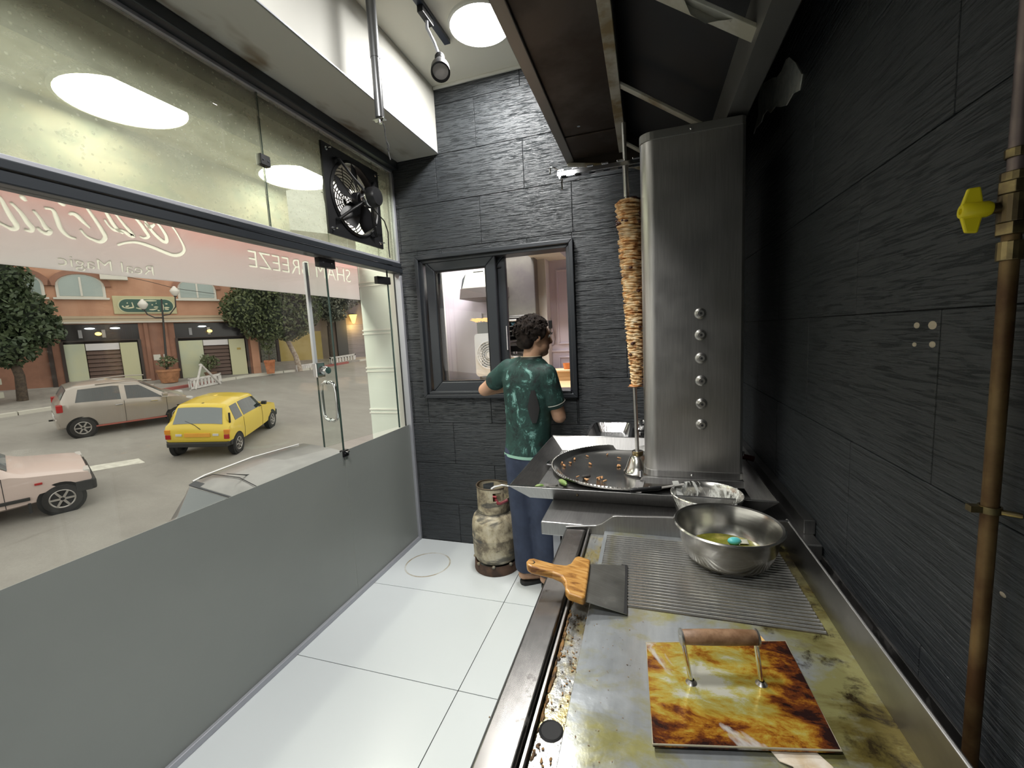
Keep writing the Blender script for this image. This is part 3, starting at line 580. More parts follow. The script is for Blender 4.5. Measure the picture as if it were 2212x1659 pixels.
# round pan
rpn = thing('round_pan', 'wide round steel pan catching meat scraps in the drip tray', 'pan', (-.11, 1.975, .91))
M().lathe([(0, .0), (.285, 0), (.300, .004), (.318, .022), (.326, .025), (.331, .022), (.331, .016), (.322, .014), (.303, -.003), (.285, -.0045), (0, -.0045)], (-.11, 1.975, .912), 64).build('body', K['sheet'], rpn, smooth=50)
bd = M()
for k in range(130):
    a = 2*PI*k/130; bd.ell((-.11+.3295*math.cos(a), 1.975+.3295*math.sin(a), .936), (.0045, .0045, .0035), 6, 4)
bd.build('rim_beads', K['sheet'], rpn, kind='stuff')
M().tube([(-.437, 1.985, .932), (-.452, 1.975, .932), (-.462, 1.945, .930), (-.458, 1.915, .931), (-.435, 1.905, .933)], .004, 6).build('handle', K['chrome'], rpn, smooth=60)
sc_ = M()
meatc = mat('meat_scrap', (.45,.20,.07), .5, col2=(.62,.36,.17), ns=60)
for (x, y) in ((-.25, 1.77), (-.21, 1.80), (-.20, 1.785), (-.18, 1.765), (-.255, 1.775), (-.19, 1.80), (-.30, 1.80), (-.29, 2.12), (-.20, 2.16), (-.13, 2.11), (-.135, 1.98), (-.125, 1.985), (-.38, 1.95), (-.36, 2.0), (-.26, 1.99), (-.35, 2.06), (-.40, 1.99)):
    a = random.random()*3; l = random.uniform(.008, .016); sc_.cap((x, y, .917), (x+l*math.cos(a), y+l*math.sin(a), .919), random.uniform(.003, .006), random.uniform(.002, .005), 7)
o = sc_.build('meat_scraps', meatc, smooth=60, kind='stuff'); tag(o, 'scattered brown meat scraps on the round pan', 'food', kind='stuff')
ch = M().cap((-.268, 1.795, .921), (-.245, 1.80, .924), .009, .007, 8).build('charred_piece', mat('char', (.015,.012,.01), .6), smooth=60); tag(ch, 'small charred black piece lying at the near rim of the round pan', 'food')
gp = mat('green_pepper_skin', (.14,.26,.06), .4, col2=(.30,.40,.14), ns=30)
for i, (x, y, r_, l, a, lab) in enumerate(((-.345, 1.715, .012, .034, -.9, 'charred green pepper tucked under the rim of the round pan'), (-.435, 1.668, .008, .02, .3, 'small piece of green pepper in the tray corner beside the cloth'))):
    p = thing('green_pepper', lab, 'pepper', (x, y, .906))
    M().tube([(x-l*math.cos(a), y-l*math.sin(a), .906+r_), (x-l*.5*math.cos(a), y-l*.5*math.sin(a), .908+r_), (x+l*.4*math.cos(a), y+l*.4*math.sin(a), .909+r_), (x+l*math.cos(a), y+l*math.sin(a), .907+r_)], [r_*.35, r_*.95, r_, r_*.4], 10).build('flesh', gp, p, smooth=60)
    M().tube([(x+l*math.cos(a), y+l*math.sin(a), .907+r_), (x+l*1.3*math.cos(a+.2), y+l*1.3*math.sin(a+.2), .909+r_)], .003, 6).build('stem', K['blackm'], p)
def blob(name, c, rad, m, amp, n=18, mm=10, seed=1, flat=None):
    rng = random.Random(seed); b_ = M().ell(c, rad, n, mm); ph_ = [(rng.uniform(2, 6), rng.uniform(0, 6), rng.uniform(2, 5)) for _ in range(5)]; vs = []
    for v in b_.v:
        d = Vector(v)-Vector(c); u = V(d.x/rad[0], d.y/rad[1], d.z/rad[2]); k = 1+amp*sum(math.sin(a*math.atan2(u.y, u.x)+b2+c2*u.z*2) for a, b2, c2 in [(round(a), b2, c2) for a, b2, c2 in ph_])/2
        p = Vector(c)+d*k; vs.append((p.x, p.y, max(p.z, flat) if flat else p.z))
    b_.v = vs; return b_
rg = blob('c', (-.395, 1.675, .909), (.05, .03, .012), None, .25, 22, 10, 4, .9062).build('dark_cloth', mat('wet_cloth', (.10,.095,.09), .7, col2=(.17,.165,.15), ns=40), smooth=70); tag(rg, 'crumpled dark wet cloth in the near corner of the drip tray', 'cloth')

# --- shawarma grill
sg = thing('shawarma_grill', 'tall stainless vertical grill cabinet with a row of burner valves', 'grill', (.16, 1.98, .945))
def wing(y0, y1, z0, z1, flip=False):
    P = []; r = .05
    for k in range(7): a = PI+PI/2*k/6; P.append((-.012+r+r*math.cos(a), y0+r*.9+r*.9*math.sin(a)))
    P += [(.325, y0+.004), (.335, y0+.012), (.335, y1), (-.012, y1)]
    if flip: P = [(x, y0+y1-y) for x, y in P][::-1]
    return [(x, y, z0) for x, y in P], z1-z0
cabm = steel('cabinet_steel', (.54,.53,.52), .30, (70, 70, 3), rr=.1, bs=.05)
p_, h_ = wing(1.70, 1.78, .995, 2.25); near = M().prism(p_, (0, 0, h_)).build('near_wing', cabm, sg, smooth=35)
p_, h_ = wing(1.697, 1.782, .972, .998); M().prism([(x-.003 if x < .1 else x+.002, y, z) for x, y, z in p_], (0, 0, h_-.0)).build('bottom_band', K['steelh'], near, bevel=.001)
p_, h_ = wing(1.697, 1.782, 2.222, 2.252); M().prism([(x-.002, y, z) for x, y, z in p_], (0, 0, .03)).build('top_band', K['gutter'], near, bevel=.002)
p_, h_ = wing(2.18, 2.26, .972, 2.25, True); M().prism(p_, (0, 0, h_)).build('far_wing', cabm, sg, smooth=35)
M().box(.10, .335, 1.78, 2.18, .972, 2.235).build('burner_housing', K['steeld'], sg, bevel=.004)
bmt = mat('burner_ceramic', (.32,.16,.09), .8, col2=(.12,.06,.04), ns=30)
for k in range(6):
    b_ = M().box(.088, .101, 1.83, 2.13, 1.03+.198*k, 1.20+.198*k).build('burner_panel', bmt, sg, bevel=.003)
    gm = M()
    for j in range(11): gm.box(.083, .0885, 1.835+.028*j, 1.839+.028*j, 1.033+.198*k, 1.197+.198*k)
    gm.build('burner_grid', K['steeld'], b_, kind='stuff')
for k, (z, x) in enumerate(((1.595, .190), (1.517, .191), (1.432, .192), (1.348, .193), (1.262, .194), (1.183, .194))):
    v_ = M().lathe([(.020, -.002), (.020, .004), (.0145, .007), (.0135, .017), (.011, .020), (.0, .020)], (x, 1.70, z), 20, ax=(0, -1, 0)).build('burner_valve', K['steel'], sg, smooth=35)
    M().lathe([(.0045, .0222), (.0, .0224)], (x, 1.70, z), 12, ax=(0, -1, 0)).build('valve_pin', K['blackm'], v_)
for x, z in ((.16, 2.235), (.16, .984), (.29, .955), (.04, .96)): M().ell((x, 1.695, z), (.005, .004, .005), 8, 5).build('screw', K['chrome'], sg, smooth=60)
M().prism([(-.035, 1.688, .945), (.338, 1.688, .945), (.338, 1.688, .972), (-.02, 1.688, .972)], (0, .02, 0)).build('base_rail', K['steelh'], sg, bevel=.002)
M().box(-.012, .338, 2.24, 2.262, .945, .972).build('base_rail', K['steelh'], sg, bevel=.002)
M().box(.318, .338, 1.70, 2.25, .945, .972).build('base_rail', K['steelh'], sg, bevel=.002)
M().hexa([(-.045, 1.688, .950), (-.012, 1.688, .950), (-.035, 1.575, .909), (-.062, 1.575, .909)], [(-.045, 1.688, .958), (-.012, 1.688, .958), (-.035, 1.575, .917), (-.062, 1.575, .917)]).build('strut', K['steelh'], sg)
M().cyl((-.028, 1.690, .972), (-.028, 1.690, .996), .008, n=14).build('locating_pin', K['chrome'], sg, smooth=40)
for x, y in ((.31, 1.72), (.31, 2.23), (.0, 2.25)): M().cyl((x, y, .906), (x, y, .945), .014, n=14).build('foot', K['chrome'], sg, smooth=40)
am = M().box(-.355, .12, 1.90, 1.906, 2.222, 2.240).box(-.355, .12, 1.934, 1.940, 2.222, 2.240).build('top_arm', K['chrome'], sg, bevel=.001)
for k in range(6): M().box(-.352+.062*k, -.325+.062*k, 1.895, 1.945, 2.240, 2.246).build('arm_link', K['chrome'], am, bevel=.001)
M().tube([(-.35, 1.90, 2.247), (-.372, 1.90, 2.262), (-.385, 1.90, 2.262), (-.386, 1.90, 2.235)], .0035, 6).build('wire_hook', K['chrome'], am, smooth=60)
M().tube([(-.34, 1.935, 2.222), (-.342, 1.935, 2.205), (-.342, 1.935, 2.175)], .0035, 6).build('wire_hook', K['chrome'], am, smooth=60)
M().box(.08, .12, 1.885, 1.955, 2.19, 2.245).build('arm_socket', K['steel'], sg, bevel=.003)
M().cyl((.335, 2.0, .985), (.375, 2.0, .982), .016, .013, 14).build('gas_inlet', K['brass'], sg, smooth=40)
M().tube([(.372, 2.0, .982), (.40, 1.995, .978), (.432, 1.98, .974)], .012, 12).build('red_hose', mat('red_hose', (.30,.05,.045), .5), sg, smooth=60)
M().cyl((.392, 1.985, .985), (.392, 1.985, 1.005), .004, n=10).build('hose_clip', K['chrome'], sg)
# --- spit
sp = thing('meat_spit', 'tall thin spit of stacked browned shawarma meat leaning on the grill', 'meat', (-.045, 1.92, .92))
A0, A1 = V(-.043, 1.91, .97), V(-.0755, 1.92, 2.395); dA = A1-A0
def onrod(z): return A0+dA*((z-A0.z)/dA.z)
M().cyl(A0, A1, .0085, n=14).build('rod', K['steel'], sp, smooth=40)
M().cyl(onrod(2.10), onrod(2.24), .0115, n=14).build('rod_sleeve', K['steel'], sp, smooth=40)
m, t, b = nt('roast_meat'); n1 = noise(t, coord(t, (1,1,.9)), 34, 6, .65, .4); n2 = noise(t, coord(t, (1,1,2.2)), 7, 4)
c1 = ramp(t, n1, [(.26, (.12,.04,.014)), (.37, (.46,.20,.065)), (.48, (.76,.50,.24)), (.66, (.90,.76,.53))])
sepz = t.nodes.new('ShaderNodeSeparateXYZ'); lk(t, coord(t), sepz.inputs[0])
zr = ramp(t, noise(t, coord(t, (.4,.4,1)), 9, 3), [(.60, G3(0)), (.70, G3(.8))])
lk(t, mixc(t, zr, c1, (.10,.03,.015)), b.inputs['Base Color']); b.inputs['Roughness'].default_value = .42; bump(t, b, n1, .4, .004); K['meat'] = m
ml = M(); z = 1.312; NL = 92
for k in range(NL):
    u = k/(NL-1); zc = 1.314+.762*u; c = onrod(zc); base = .0235+.0315*u**.8; ring = []
    ex = random.uniform(-.003, .003); ph_ = random.uniform(0, 6); rr = []
    for (dz, s_) in ((-.0058, .80), (-.0028, 1.0), (.0022, 1.03), (.0058, .80)):
        rg_ = []
        for i in range(22):
            a = 2*PI*i/22; w = 1+.07*math.sin(3*a+ph_)+.05*math.sin(7*a+ph_*2)+ex*8; rg_.append((c.x+.010+base*s_*w*math.cos(a), c.y+base*s_*w*math.sin(a), zc+dz+.0035*math.sin(2*a+ph_)))
        rr.append(rg_)
    ml.loft(rr)
ml.build('meat_slices', K['meat'], sp, smooth=80, kind='stuff')
blob('t', onrod(2.078)+V(.01,0,0), (.045, .045, .016), None, .2, 20, 8, 9).build('fat_cap', mat('dark_crust', (.10,.03,.018), .45), sp, smooth=70)
dk = M()
for k in range(40):
    a = random.uniform(0, 2*PI); zc = random.uniform(1.98, 2.03) if k < 26 else random.uniform(1.32, 2.0); c = onrod(zc)+V(.01,0,0); rr = .0235+.0315*((zc-1.314)/.762)**.8
    dk.ell((c.x+rr*math.cos(a), c.y+rr*math.sin(a), zc), (.009, .009, .005), 7, 5)
dk.build('charred_bits', mat('meat_char', (.06,.018,.012), .5), sp, smooth=70, kind='stuff')
blob('b', onrod(1.305)+V(.004,0,0), (.030, .030, .007), None, .3, 18, 6, 3).build('bottom_flap', mat('orange_fat', (.50,.22,.07), .45), sp, smooth=70)
M().lathe([(0, 0), (.062, 0), (.062, .004), (.056, .008), (.048, .035), (.036, .062), (.028, .075), (.022, .078), (.022, .096), (.018, .098), (.009, .098)], (A0.x, A0.y, .9175), 36).build('base_cup', K['sheet'], sp, smooth=40)
M().lathe([(.0225, .0), (.0245, .003), (.0245, .016), (.0225, .019)], (A0.x, A0.y, .9955), 24).build('collar', K['brass'], sp, smooth=40)

# --- things on the table and griddle
K['bowl'] = steel('bowl_steel', (.60,.59,.56), .22, (3, 3, 60), rr=.12)
saucy, t, b = nt('sauce_smeared_steel'); f_s = noise(t, coord(t, (1, 1, .45)), 26, 6, .7, .8); mk_ = ramp(t, f_s, [(.50, G3(0)), (.56, G3(1))])
lk(t, mixc(t, mk_, (.60,.59,.56), (.78,.79,.75)), b.inputs['Base Color']); lk(t, ramp(t, mk_, [(0, G3(1)), (1, G3(0))]), b.inputs['Metallic']); b.inputs['Roughness'].default_value = .25
b2 = thing('mixing_bowl', 'steel bowl smeared with white sauce behind the oil bowl', 'bowl', (.183, 1.473, .90))
M().lathe([(0, .003), (.064, .003), (.080, .010), (.093, .044), (.103, .080), (.106, .099), (.110, .102), (.112, .099), (.108, .096), (.105, .079), (.096, .043), (.082, .007), (.066, 0), (0, 0)], (.183, 1.473, .9005), 48).build('body', saucy, b2, smooth=50)
wh = mat('white_sauce', (.80,.81,.77), .35)
sm_ = M()
def smear(mb, c, prof, a0, a1, z0, z1, seed):
    rng = random.Random(seed); rings = []; n = 9
    for i in range(n):
        u = i/(n-1); a = a0+(a1-a0)*u; col_ = []
        for j in range(6):
            v_ = j/5; edge = math.sin(PI*u)*math.sin(PI*min(max(v_, .03), .97)); z = z0+(z1-z0)*v_*(.6+.4*math.sin(PI*u+rng.uniform(-.3, .3))); r = prof(z)-.0015-.004*edge
            col_.append((c[0]+r*math.cos(a), c[1]+r*math.sin(a), c[2]+z))
        rings.append(col_)
    vs = [p for r in rings for p in r]; fs = [(i*6+j, (i+1)*6+j, (i+1)*6+j+1, i*6+j+1) for i in range(n-1) for j in range(5)]; mb.add(vs, fs)
pr2 = lambda z: np.interp(z, [.003, .010, .044, .080, .099], [.064, .080, .093, .103, .106])
for i, (a0, a1, z0, z1) in enumerate(((2.35, 2.5, .01, .096), (2.9, 3.15, .02, .097))): smear(sm_, (.183, 1.473, .9005), pr2, a0, a1, z0, z1, i)
sm_.lathe([(0, .008), (.062, .008)], (.183, 1.473, .9005), 24)
sm_.build('sauce_smears', wh, b2, smooth=70)
M().hexa([(.106, 1.505, .935), (.126, 1.513, .935), (.100, 1.545, 1.012), (.080, 1.537, 1.012)], [(.107, 1.502, .935), (.127, 1.510, .935), (.101, 1.542, 1.012), (.081, 1.534, 1.012)]).build('sauce_streak', wh, b2)
b1 = thing('oil_bowl', 'large steel bowl holding green oil and a turquoise brush head', 'bowl', (.204, 1.222, .904))
bc = (.204, 1.222, .9055)
M().lathe([(0, .003), (.074, .003), (.092, .009), (.106, .026), (.117, .058), (.124, .096), (.128, .107), (.134, .109), (.1375, .1055), (.135, .101), (.1275, .096), (.120, .057), (.109, .024), (.094, .006), (.076, 0), (0, 0)], bc, 56).build('body', K['bowl'], b1, smooth=50)
M().lathe([(.1055, .0262), (.05, .0262), (0, .0262)], bc, 40).build('oil', (lambda: (lambda m_: m_)(mat('green_oil', (.20,.20,.03), .06, col2=(.42,.36,.10), ns=25, lo=.5, hi=.7, spec=.8)))(), b1, smooth=60)
br = thing('basting_brush', 'turquoise silicone brush head lying in the oil bowl', 'brush', (.225, 1.235, .94))
tq = mat('turquoise_silicone', (.10,.52,.52), .4)
rt = Matrix.Rotation(.35, 3, 'Z')
M().ell((.230, 1.268, .941), (.019, .013, .010), 16, 8, rt).build('head', tq, br, smooth=70)
brs = M()
for k in range(9): brs.cap(V(.246+.001*k*.3, 1.273+.0025*(k-4), .938), V(.266, 1.280+.003*(k-4), .936), .0016, .0012, 6)
brs.build('bristles', mat('pale_bristle', (.62,.62,.52), .5), br, smooth=70, kind='stuff')
# knife across the tray edge
kn = thing('serving_spoon', 'black handled steel spoon resting across the tray edge into the sauce bowl', 'spoon', (0, 1.52, .978))
k0, k1 = V(-.062, 1.512, .979), V(.045, 1.535, .987)
M().tube([k0, k0+(k1-k0)*.12, k0+(k1-k0)*.5, k0+(k1-k0)*.85, k1], [.006, .0085, .0075, .0085, .006], 12).build('handle', K['black'], kn, smooth=60)
M().hexa([(.040, 1.530, .984), (.040, 1.541, .984), (.118, 1.530, 1.009), (.118, 1.512, 1.009)], [(.040, 1.530, .988), (.040, 1.541, .988), (.118, 1.530, 1.011), (.118, 1.512, 1.011)]).build('shank', K['steel'], kn)
for u in (.25, .62): M().ell(k0+(k1-k0)*u+V(0, 0, .0075), (.003, .003, .0012), 8, 4).build('rivet', K['chrome'], kn)
# foil tray + foil ball
ft = thing('foil_tray', 'shiny aluminium foil tray behind the round pan', 'tray', (-.21, 2.56, .9))
fm = mat('foil', (.75,.75,.76), .16, 1, bs=.35, bscale=70, bd=.003, ns=20)
def rr_(x0, x1, y0, y1, z, r=.03, n=5):
    P = []
    for cx, cy, a0 in ((x1-r, y1-r, 0), (x0+r, y1-r, PI/2), (x0+r, y0+r, PI), (x1-r, y0+r, 1.5*PI)):
        for k in range(n+1): a = a0+PI/2*k/n; P.append((cx+r*math.cos(a), cy+r*math.sin(a), z))
    return P
M().loft([rr_(-.345, -.085, 2.345, 2.765, .957), rr_(-.328, -.102, 2.362, 2.748, .960), rr_(-.305, -.125, 2.39, 2.72, .904), rr_(-.303, -.127, 2.388, 2.722, .9015), rr_(-.330, -.10, 2.36, 2.75, .954), rr_(-.345, -.085, 2.345, 2.765, .955)], caps=False).add(rr_(-.305, -.125, 2.39, 2.72, .904), [tuple(range(24))]).build('pan', fm, ft, smooth=30)
o = M()
for k in range(8): o.cap(V(-.24+.012*k, 2.50+random.uniform(-.03, .03), .908), V(-.23+.012*k, 2.53+random.uniform(-.03, .03), .909), .003, .002, 6)
o.build('food_crumbs', meatc, ft, kind='stuff')
fb = blob('f', (-.035, 2.62, .945), (.040, .05, .045), None, .35, 26, 14, 6).build('foil_ball', fm, smooth=15); tag(fb, 'crumpled ball of aluminium foil beside the foil tray', 'foil')
# scraper
scp = thing('bench_scraper', 'wide steel scraper with a varnished wooden handle lying over the griddle rim', 'scraper', (-.15, 1.0, .92))
m, t, b = nt('varnished_wood'); v = coord(t, (3, 22, 22), rot=(0, 0, .02)); n_ = noise(t, v, 3, 5, .6, 1.2)
lk(t, ramp(t, n_, [(.3, (.16,.055,.012)), (.5, (.50,.25,.06)), (.75, (.66,.42,.16))]), b.inputs['Base Color']); b.inputs['Roughness'].default_value = .35; K['wood'] = m
rz = Matrix.Rotation(.03, 3, 'Z')
blade = steel('dark_blade', (.36,.36,.34), .38, (5, 60, 5), dirt=(.05,.035,.02), dlo=.62, dhi=.78, ds=14)
M().hexa([(-.150, 1.072, .9325), (-.143, .915, .9305), (-.050, .927, .9045), (-.057, 1.137, .9050)], [(-.150, 1.072, .9345), (-.143, .915, .9325), (-.050, .927, .9058), (-.057, 1.137, .9063)]).build('blade', blade, scp)
M().hexa([(-.067, .9286, .9098), (-.0505, .927, .9058), (-.0575, 1.1365, .9063), (-.073, 1.132, .9098)], [(-.067, .9286, .9102), (-.0505, .927, .9064), (-.0575, 1.1365, .9068), (-.073, 1.132, .9106)]).build('burnt_edge', K['blackm'], scp)
P = []
def hz(x, y): return .935+(-.15-x)*.16
out_ = [(-.150, 1.076), (-.182, 1.080), (-.190, 1.070), (-.196, 1.035), (-.206, 1.020), (-.232, 1.012), (-.290, 1.013), (-.301, 1.004), (-.303, .990), (-.298, .977), (-.286, .971), (-.232, .974), (-.208, .968), (-.196, .950), (-.190, .922), (-.181, .910), (-.146, .906), (-.142, .915), (-.145, .99)]
M().prism([(x, y, hz(x, y)-.010) for x, y in out_], (0, 0, .021)).build('handle', K['wood'], scp, bevel=.005, seg=3)
M().lathe([(.0045, 0), (.007, .0012), (.0075, .0)], (-.288, .992, hz(-.288, 0)+.0105), 18).build('hanging_hole', K['blackm'], scp)
# press plate
pm, t, b = nt('burnt_press_plate'); gc = coord(t, kind='Generated'); sep = t.nodes.new('ShaderNodeSeparateXYZ'); lk(t, gc, sep.inputs[0])
nA = noise(t, coord(t, (16, 30, 1)), 1.0, 9, .72, .3); nB = noise(t, coord(t, (7, 9, 1), loc=(4,2,0)), 1.0, 5, .6, .8); nC = noise(t, coord(t, (40, 60, 1)), 1.0, 4)
def mth(t, op, a, b2=None, c=None):
    n_ = t.nodes.new('ShaderNodeMath'); n_.operation = op
    for i, x in enumerate((a, b2, c)):
        if x is None: continue
        if isinstance(x, (int, float)): n_.inputs[i].default_value = x
        else: lk(t, x, n_.inputs[i])
    return n_.outputs[0]
ex = mth(t, 'ABSOLUTE', mth(t, 'SUBTRACT', sep.outputs[0], .40)); ey = mth(t, 'ABSOLUTE', mth(t, 'SUBTRACT', sep.outputs[1], .52))
e_ = mth(t, 'MAXIMUM', mth(t, 'MULTIPLY', ex, 1.55), mth(t, 'MULTIPLY', ey, 1.85)); f_ = mth(t, 'ADD', mth(t, 'MULTIPLY', e_, .74), mth(t, 'MULTIPLY', mth(t, 'SUBTRACT', nA, .5), 1.5))
c = ramp(t, f_, [(.04, (.56,.55,.47)), (.17, (.47,.44,.15)), (.32, (.46,.33,.05)), (.45, (.36,.15,.018)), (.56, (.15,.040,.012)), (.70, (.025,.011,.010))])
c = mixc(t, ramp(t, nB, [(.60, G3(0)), (.66, G3(.85))]), c, (.60,.58,.55))
lk(t, c, b.inputs['Base Color']); b.inputs['Metallic'].default_value = .35; b.inputs['Roughness'].default_value = .16; bump(t, b, nC, .35, .002)
ps = thing('griddle_press', 'square burnt orange press plate with a wooden grip on the griddle', 'press', (.13, .76, .905))
M().hexa([(.001, .616, .9065), (.269, .676, .9065), (.259, .908, .9065), (-.009, .838, .9065)], [(.001, .616, .912), (.269, .676, .912), (.259, .908, .912), (-.009, .838, .912)]).build('plate', pm, ps, bevel=.001)
M().tube([(-.0085, .838, .911), (.001, .6165, .911), (.2685, .6765, .911), (.2585, .9075, .911)], .0016, 6, True).build('bright_edge', mat('worn_edge', (.62,.56,.42), .3, .6), ps)
for a_, b_ in (((.069, .754, .912), (.055, .764, .989)), ((.187, .781, .912), (.179, .792, .989))):
    M().tube([a_, b_, V(*b_)+V(-.001, .0005, .006)], .0042, 10).build('handle_rod', K['chrome'], ps, smooth=60)
    M().lathe([(.010, 0), (.007, .003), (.005, .006)], a_, 14).build('weld', K['steeld'], ps, smooth=60)
g0, g1 = V(.053, .7635, .991), V(.181, .7925, .991); dg_ = (g1-g0)
M().tube([g0, g0+dg_*.02, g0+dg_*.3, g0+dg_*.7, g0+dg_*.98, g1], [.010, .0125, .0135, .0135, .0125, .010], 18).build('grip', mat('worn_grip', (.17,.09,.045), .5, col2=(.27,.16,.09), ns=50), ps, smooth=50)
for g in (g0, g1): M().cyl(g-dg_*.012, g+dg_*.012, .0145, n=18).build('washer', K['steel'], ps, smooth=40)
def sheetobj(name, pts, m, lab, cat, th=.0012):
    n = len(pts); c = sum((Vector(p) for p in pts), Vector())/n; mb = M(); vs = [tuple(p) for p in pts]+[tuple(c)]+[(x, y, z-th) for x, y, z in pts]+[tuple(c-V(0,0,th))]
    fs = [(i, (i+1) % n, n) for i in range(n)]+[(n+1+(i+1) % n, n+1+i, 2*n+1) for i in range(n)]+[(i, n+1+i, n+1+(i+1) % n, (i+1) % n) for i in range(n)]
    o = mb.add(vs, fs).build(name, m); return tag(o, lab, cat)
sheetobj('crumpled_paper', [(.185, .690, .9035), (.17, .66, .905), (.18, .645, .9025), (.195, .638, .906), (.205, .625, .9025), (.222, .620, .904), (.240, .626, .9025), (.252, .640, .906), (.250, .655, .903), (.232, .675, .905)], K['paper'], 'pale crumpled paper peeking out from under the press plate', 'paper')
sheetobj('flat_bread', [(.150, .865, .9035), (.195, .860, .9035), (.225, .905, .904), (.218, .922, .905), (.190, .930, .904), (.165, .905, .9035)], mat('bread_strip', (.66,.40,.13), .6), 'tan strip sticking out behind the wooden grip of the press', 'bread')

# --- gas pipe with the yellow valve
gp_ = thing('gas_pipe', 'thin vertical gas pipe with a yellow butterfly valve on the black wall', 'pipe', (.462, .75, .85))
px_, py_ = .4615, .750
M().cyl((px_, py_, .80), (px_, py_, 1.66), .0095, n=16).build('lower_pipe', K['rustpipe'], gp_, smooth=40)
M().cyl((px_, py_, 1.70), (px_, py_, 3.24), .0095, n=16).build('upper_pipe', K['copper'], gp_, smooth=40)
for z0, z1, r_, n_ in ((1.615, 1.640, .0135, 16), (1.648, 1.664, .0175, 6), (1.664, 1.700, .0155, 20), (1.700, 1.716, .0175, 6), (1.716, 1.728, .015, 16), (1.745, 1.757, .0125, 16)):
    M().cyl((px_, py_, z0), (px_, py_, z1), r_, n=n_).build('brass_fitting', K['brass'], gp_, bevel=.0012)
vd = V(-.92, .10, .03).normalized(); vc = V(px_, py_, 1.684)
M().cyl(vc, vc+vd*.024, .007, n=12).build('valve_stem', K['brass'], gp_, smooth=40)
vh = M().lathe([(.0, .022), (.0085, .022), (.0105, .026), (.0105, .050), (.0085, .0525), (.0042, .0525), (.004, .046), (0, .046)], vc, 20, ax=vd).build('valve_handle', K['yellow'], gp_, smooth=40)
uu = V(0, 0, 1); ww = vd.cross(uu).normalized()
for s_ in (-1, 1):
    q = lambda a, h, o_: vc+vd*a+uu*(s_*h)+ww*o_
    M().hexa([q(.030, .006, -.0035), q(.053, .006, -.0035), q(.053, .006, .0035), q(.030, .006, .0035)], [q(.034, .030, -.0028), q(.047, .029, -.0028), q(.047, .029, .0028), q(.034, .030, .0028)]).build('wing', K['yellow'], vh, bevel=.002)
cl = M().lathe([(.0105, -.005), (.0125, -.005), (.0125, .005), (.0105, .005)], (px_, py_, 1.271), 20).build('pipe_clamp', K['brass'], gp_, smooth=40)
M().cyl((px_+.008, py_-.008, 1.270), (.486, py_-.018, 1.270), .004, n=10).box(px_-.024, px_-.010, py_-.006, py_+.006, 1.2665, 1.2755).build('clamp_screw', K['brass'], gp_)
# ================================================================= GAS CYLINDER
gcx, gcy = -.99, 2.56
m, t, b = nt('dirty_cream_paint'); nA = noise(t, coord(t, (1,1,.8)), 9, 7, .7, .3); nB = noise(t, coord(t, (.7,.7,2.6)), 5.5, 5, .6, .4); nC = noise(t, coord(t), 45, 4)
c = ramp(t, nA, [(.38, (.16,.13,.09)), (.5, (.44,.38,.26)), (.62, (.56,.51,.39))]); c = mixc(t, ramp(t, nB, [(.53, G3(0)), (.60, G3(.85))]), c, (.07,.068,.062)); c = mixc(t, ramp(t, nC, [(.68, G3(0)), (.74, G3(.7))]), c, (.10,.05,.025))
lk(t, c, b.inputs['Base Color']); b.inputs['Roughness'].default_value = .6; bump(t, b, nC, .3, .003); K['gas'] = m
gcyl = thing('gas_cylinder', 'dented dirty cream gas cylinder standing on the floor below the serving window', 'cylinder', (gcx, gcy, 0))
M().lathe([(0, .045), (.10, .05), (.140, .075), (.153, .11), (.155, .20), (.155, .228), (.157, .232), (.157, .238), (.155, .242), (.156, .30), (.152, .335), (.140, .368), (.115, .392), (.06, .408), (0, .410)], (gcx, gcy, 0), 44).build('body', K['gas'], gcyl, smooth=50)
M().lathe([(.138, .0), (.152, .0), (.154, .006), (.150, .062), (.146, .066), (.138, .06), (.138, 0)], (gcx, gcy, 0), 44).build('foot_ring', mat('rusty_foot', (.10,.055,.035), .8, col2=(.05,.03,.022), ns=20), gcyl, smooth=50)
for k in range(8):
    a = 2*PI*k/8+.2; p = V(gcx+.150*math.cos(a), gcy+.150*math.sin(a), .066)
    M().ell(p, (.013, .013, .011), 8, 5).build('foot_tab', K['gas'], gcyl, smooth=60)
cm = M(); nA_ = 60; zs = [.384, .42, .452, .49, .515, .545, .572]; idx = {}
def cv(i, j, r):
    a = 2*PI*(i % nA_)/nA_; zz = zs[j]-(.016*max(0, math.cos(a-1.2)) if j == 6 else 0); return (gcx+r*math.cos(a), gcy+r*math.sin(a), zz)
for i in range(nA_):
    ang = 360*i/nA_
    for j in range(6):
        if 286 <= ang < 318 and j in (3, 4): continue           # hand hole facing the room
        if 330 <= ang <= 360 or ang < 8:
            if j >= 3: continue                                  # open side
        if 105 <= ang < 150 and j in (3, 4): continue
        r0, r1 = .107, .110
        cm.hexa([cv(i, j, r0), cv(i+1, j, r0), cv(i+1, j, r1), cv(i, j, r1)], [cv(i, j+1, r0), cv(i+1, j+1, r0), cv(i+1, j+1, r1), cv(i, j+1, r1)])
cm.build('collar', K['gas'], gcyl)
M().tube([(gcx+.110*math.cos(a), gcy+.110*math.sin(a), .572-.016*max(0, math.cos(a-1.2))) for a in [math.radians(8+322*k/40) for k in range(41)]], .005, 8).build('collar_rim', mat('worn_rim', (.10,.075,.05), .5, .4), gcyl, smooth=60)
M().cyl((gcx, gcy, .41), (gcx, gcy, .475), .016, n=14).cyl((gcx, gcy, .475), (gcx+.005, gcy-.002, .515), .012, n=12).build('valve', K['brass'], gcyl, smooth=40)
M().ell((gcx, gcy, .52), (.028, .028, .007), 18, 6).build('valve_wheel', K['brass'], gcyl, smooth=60)
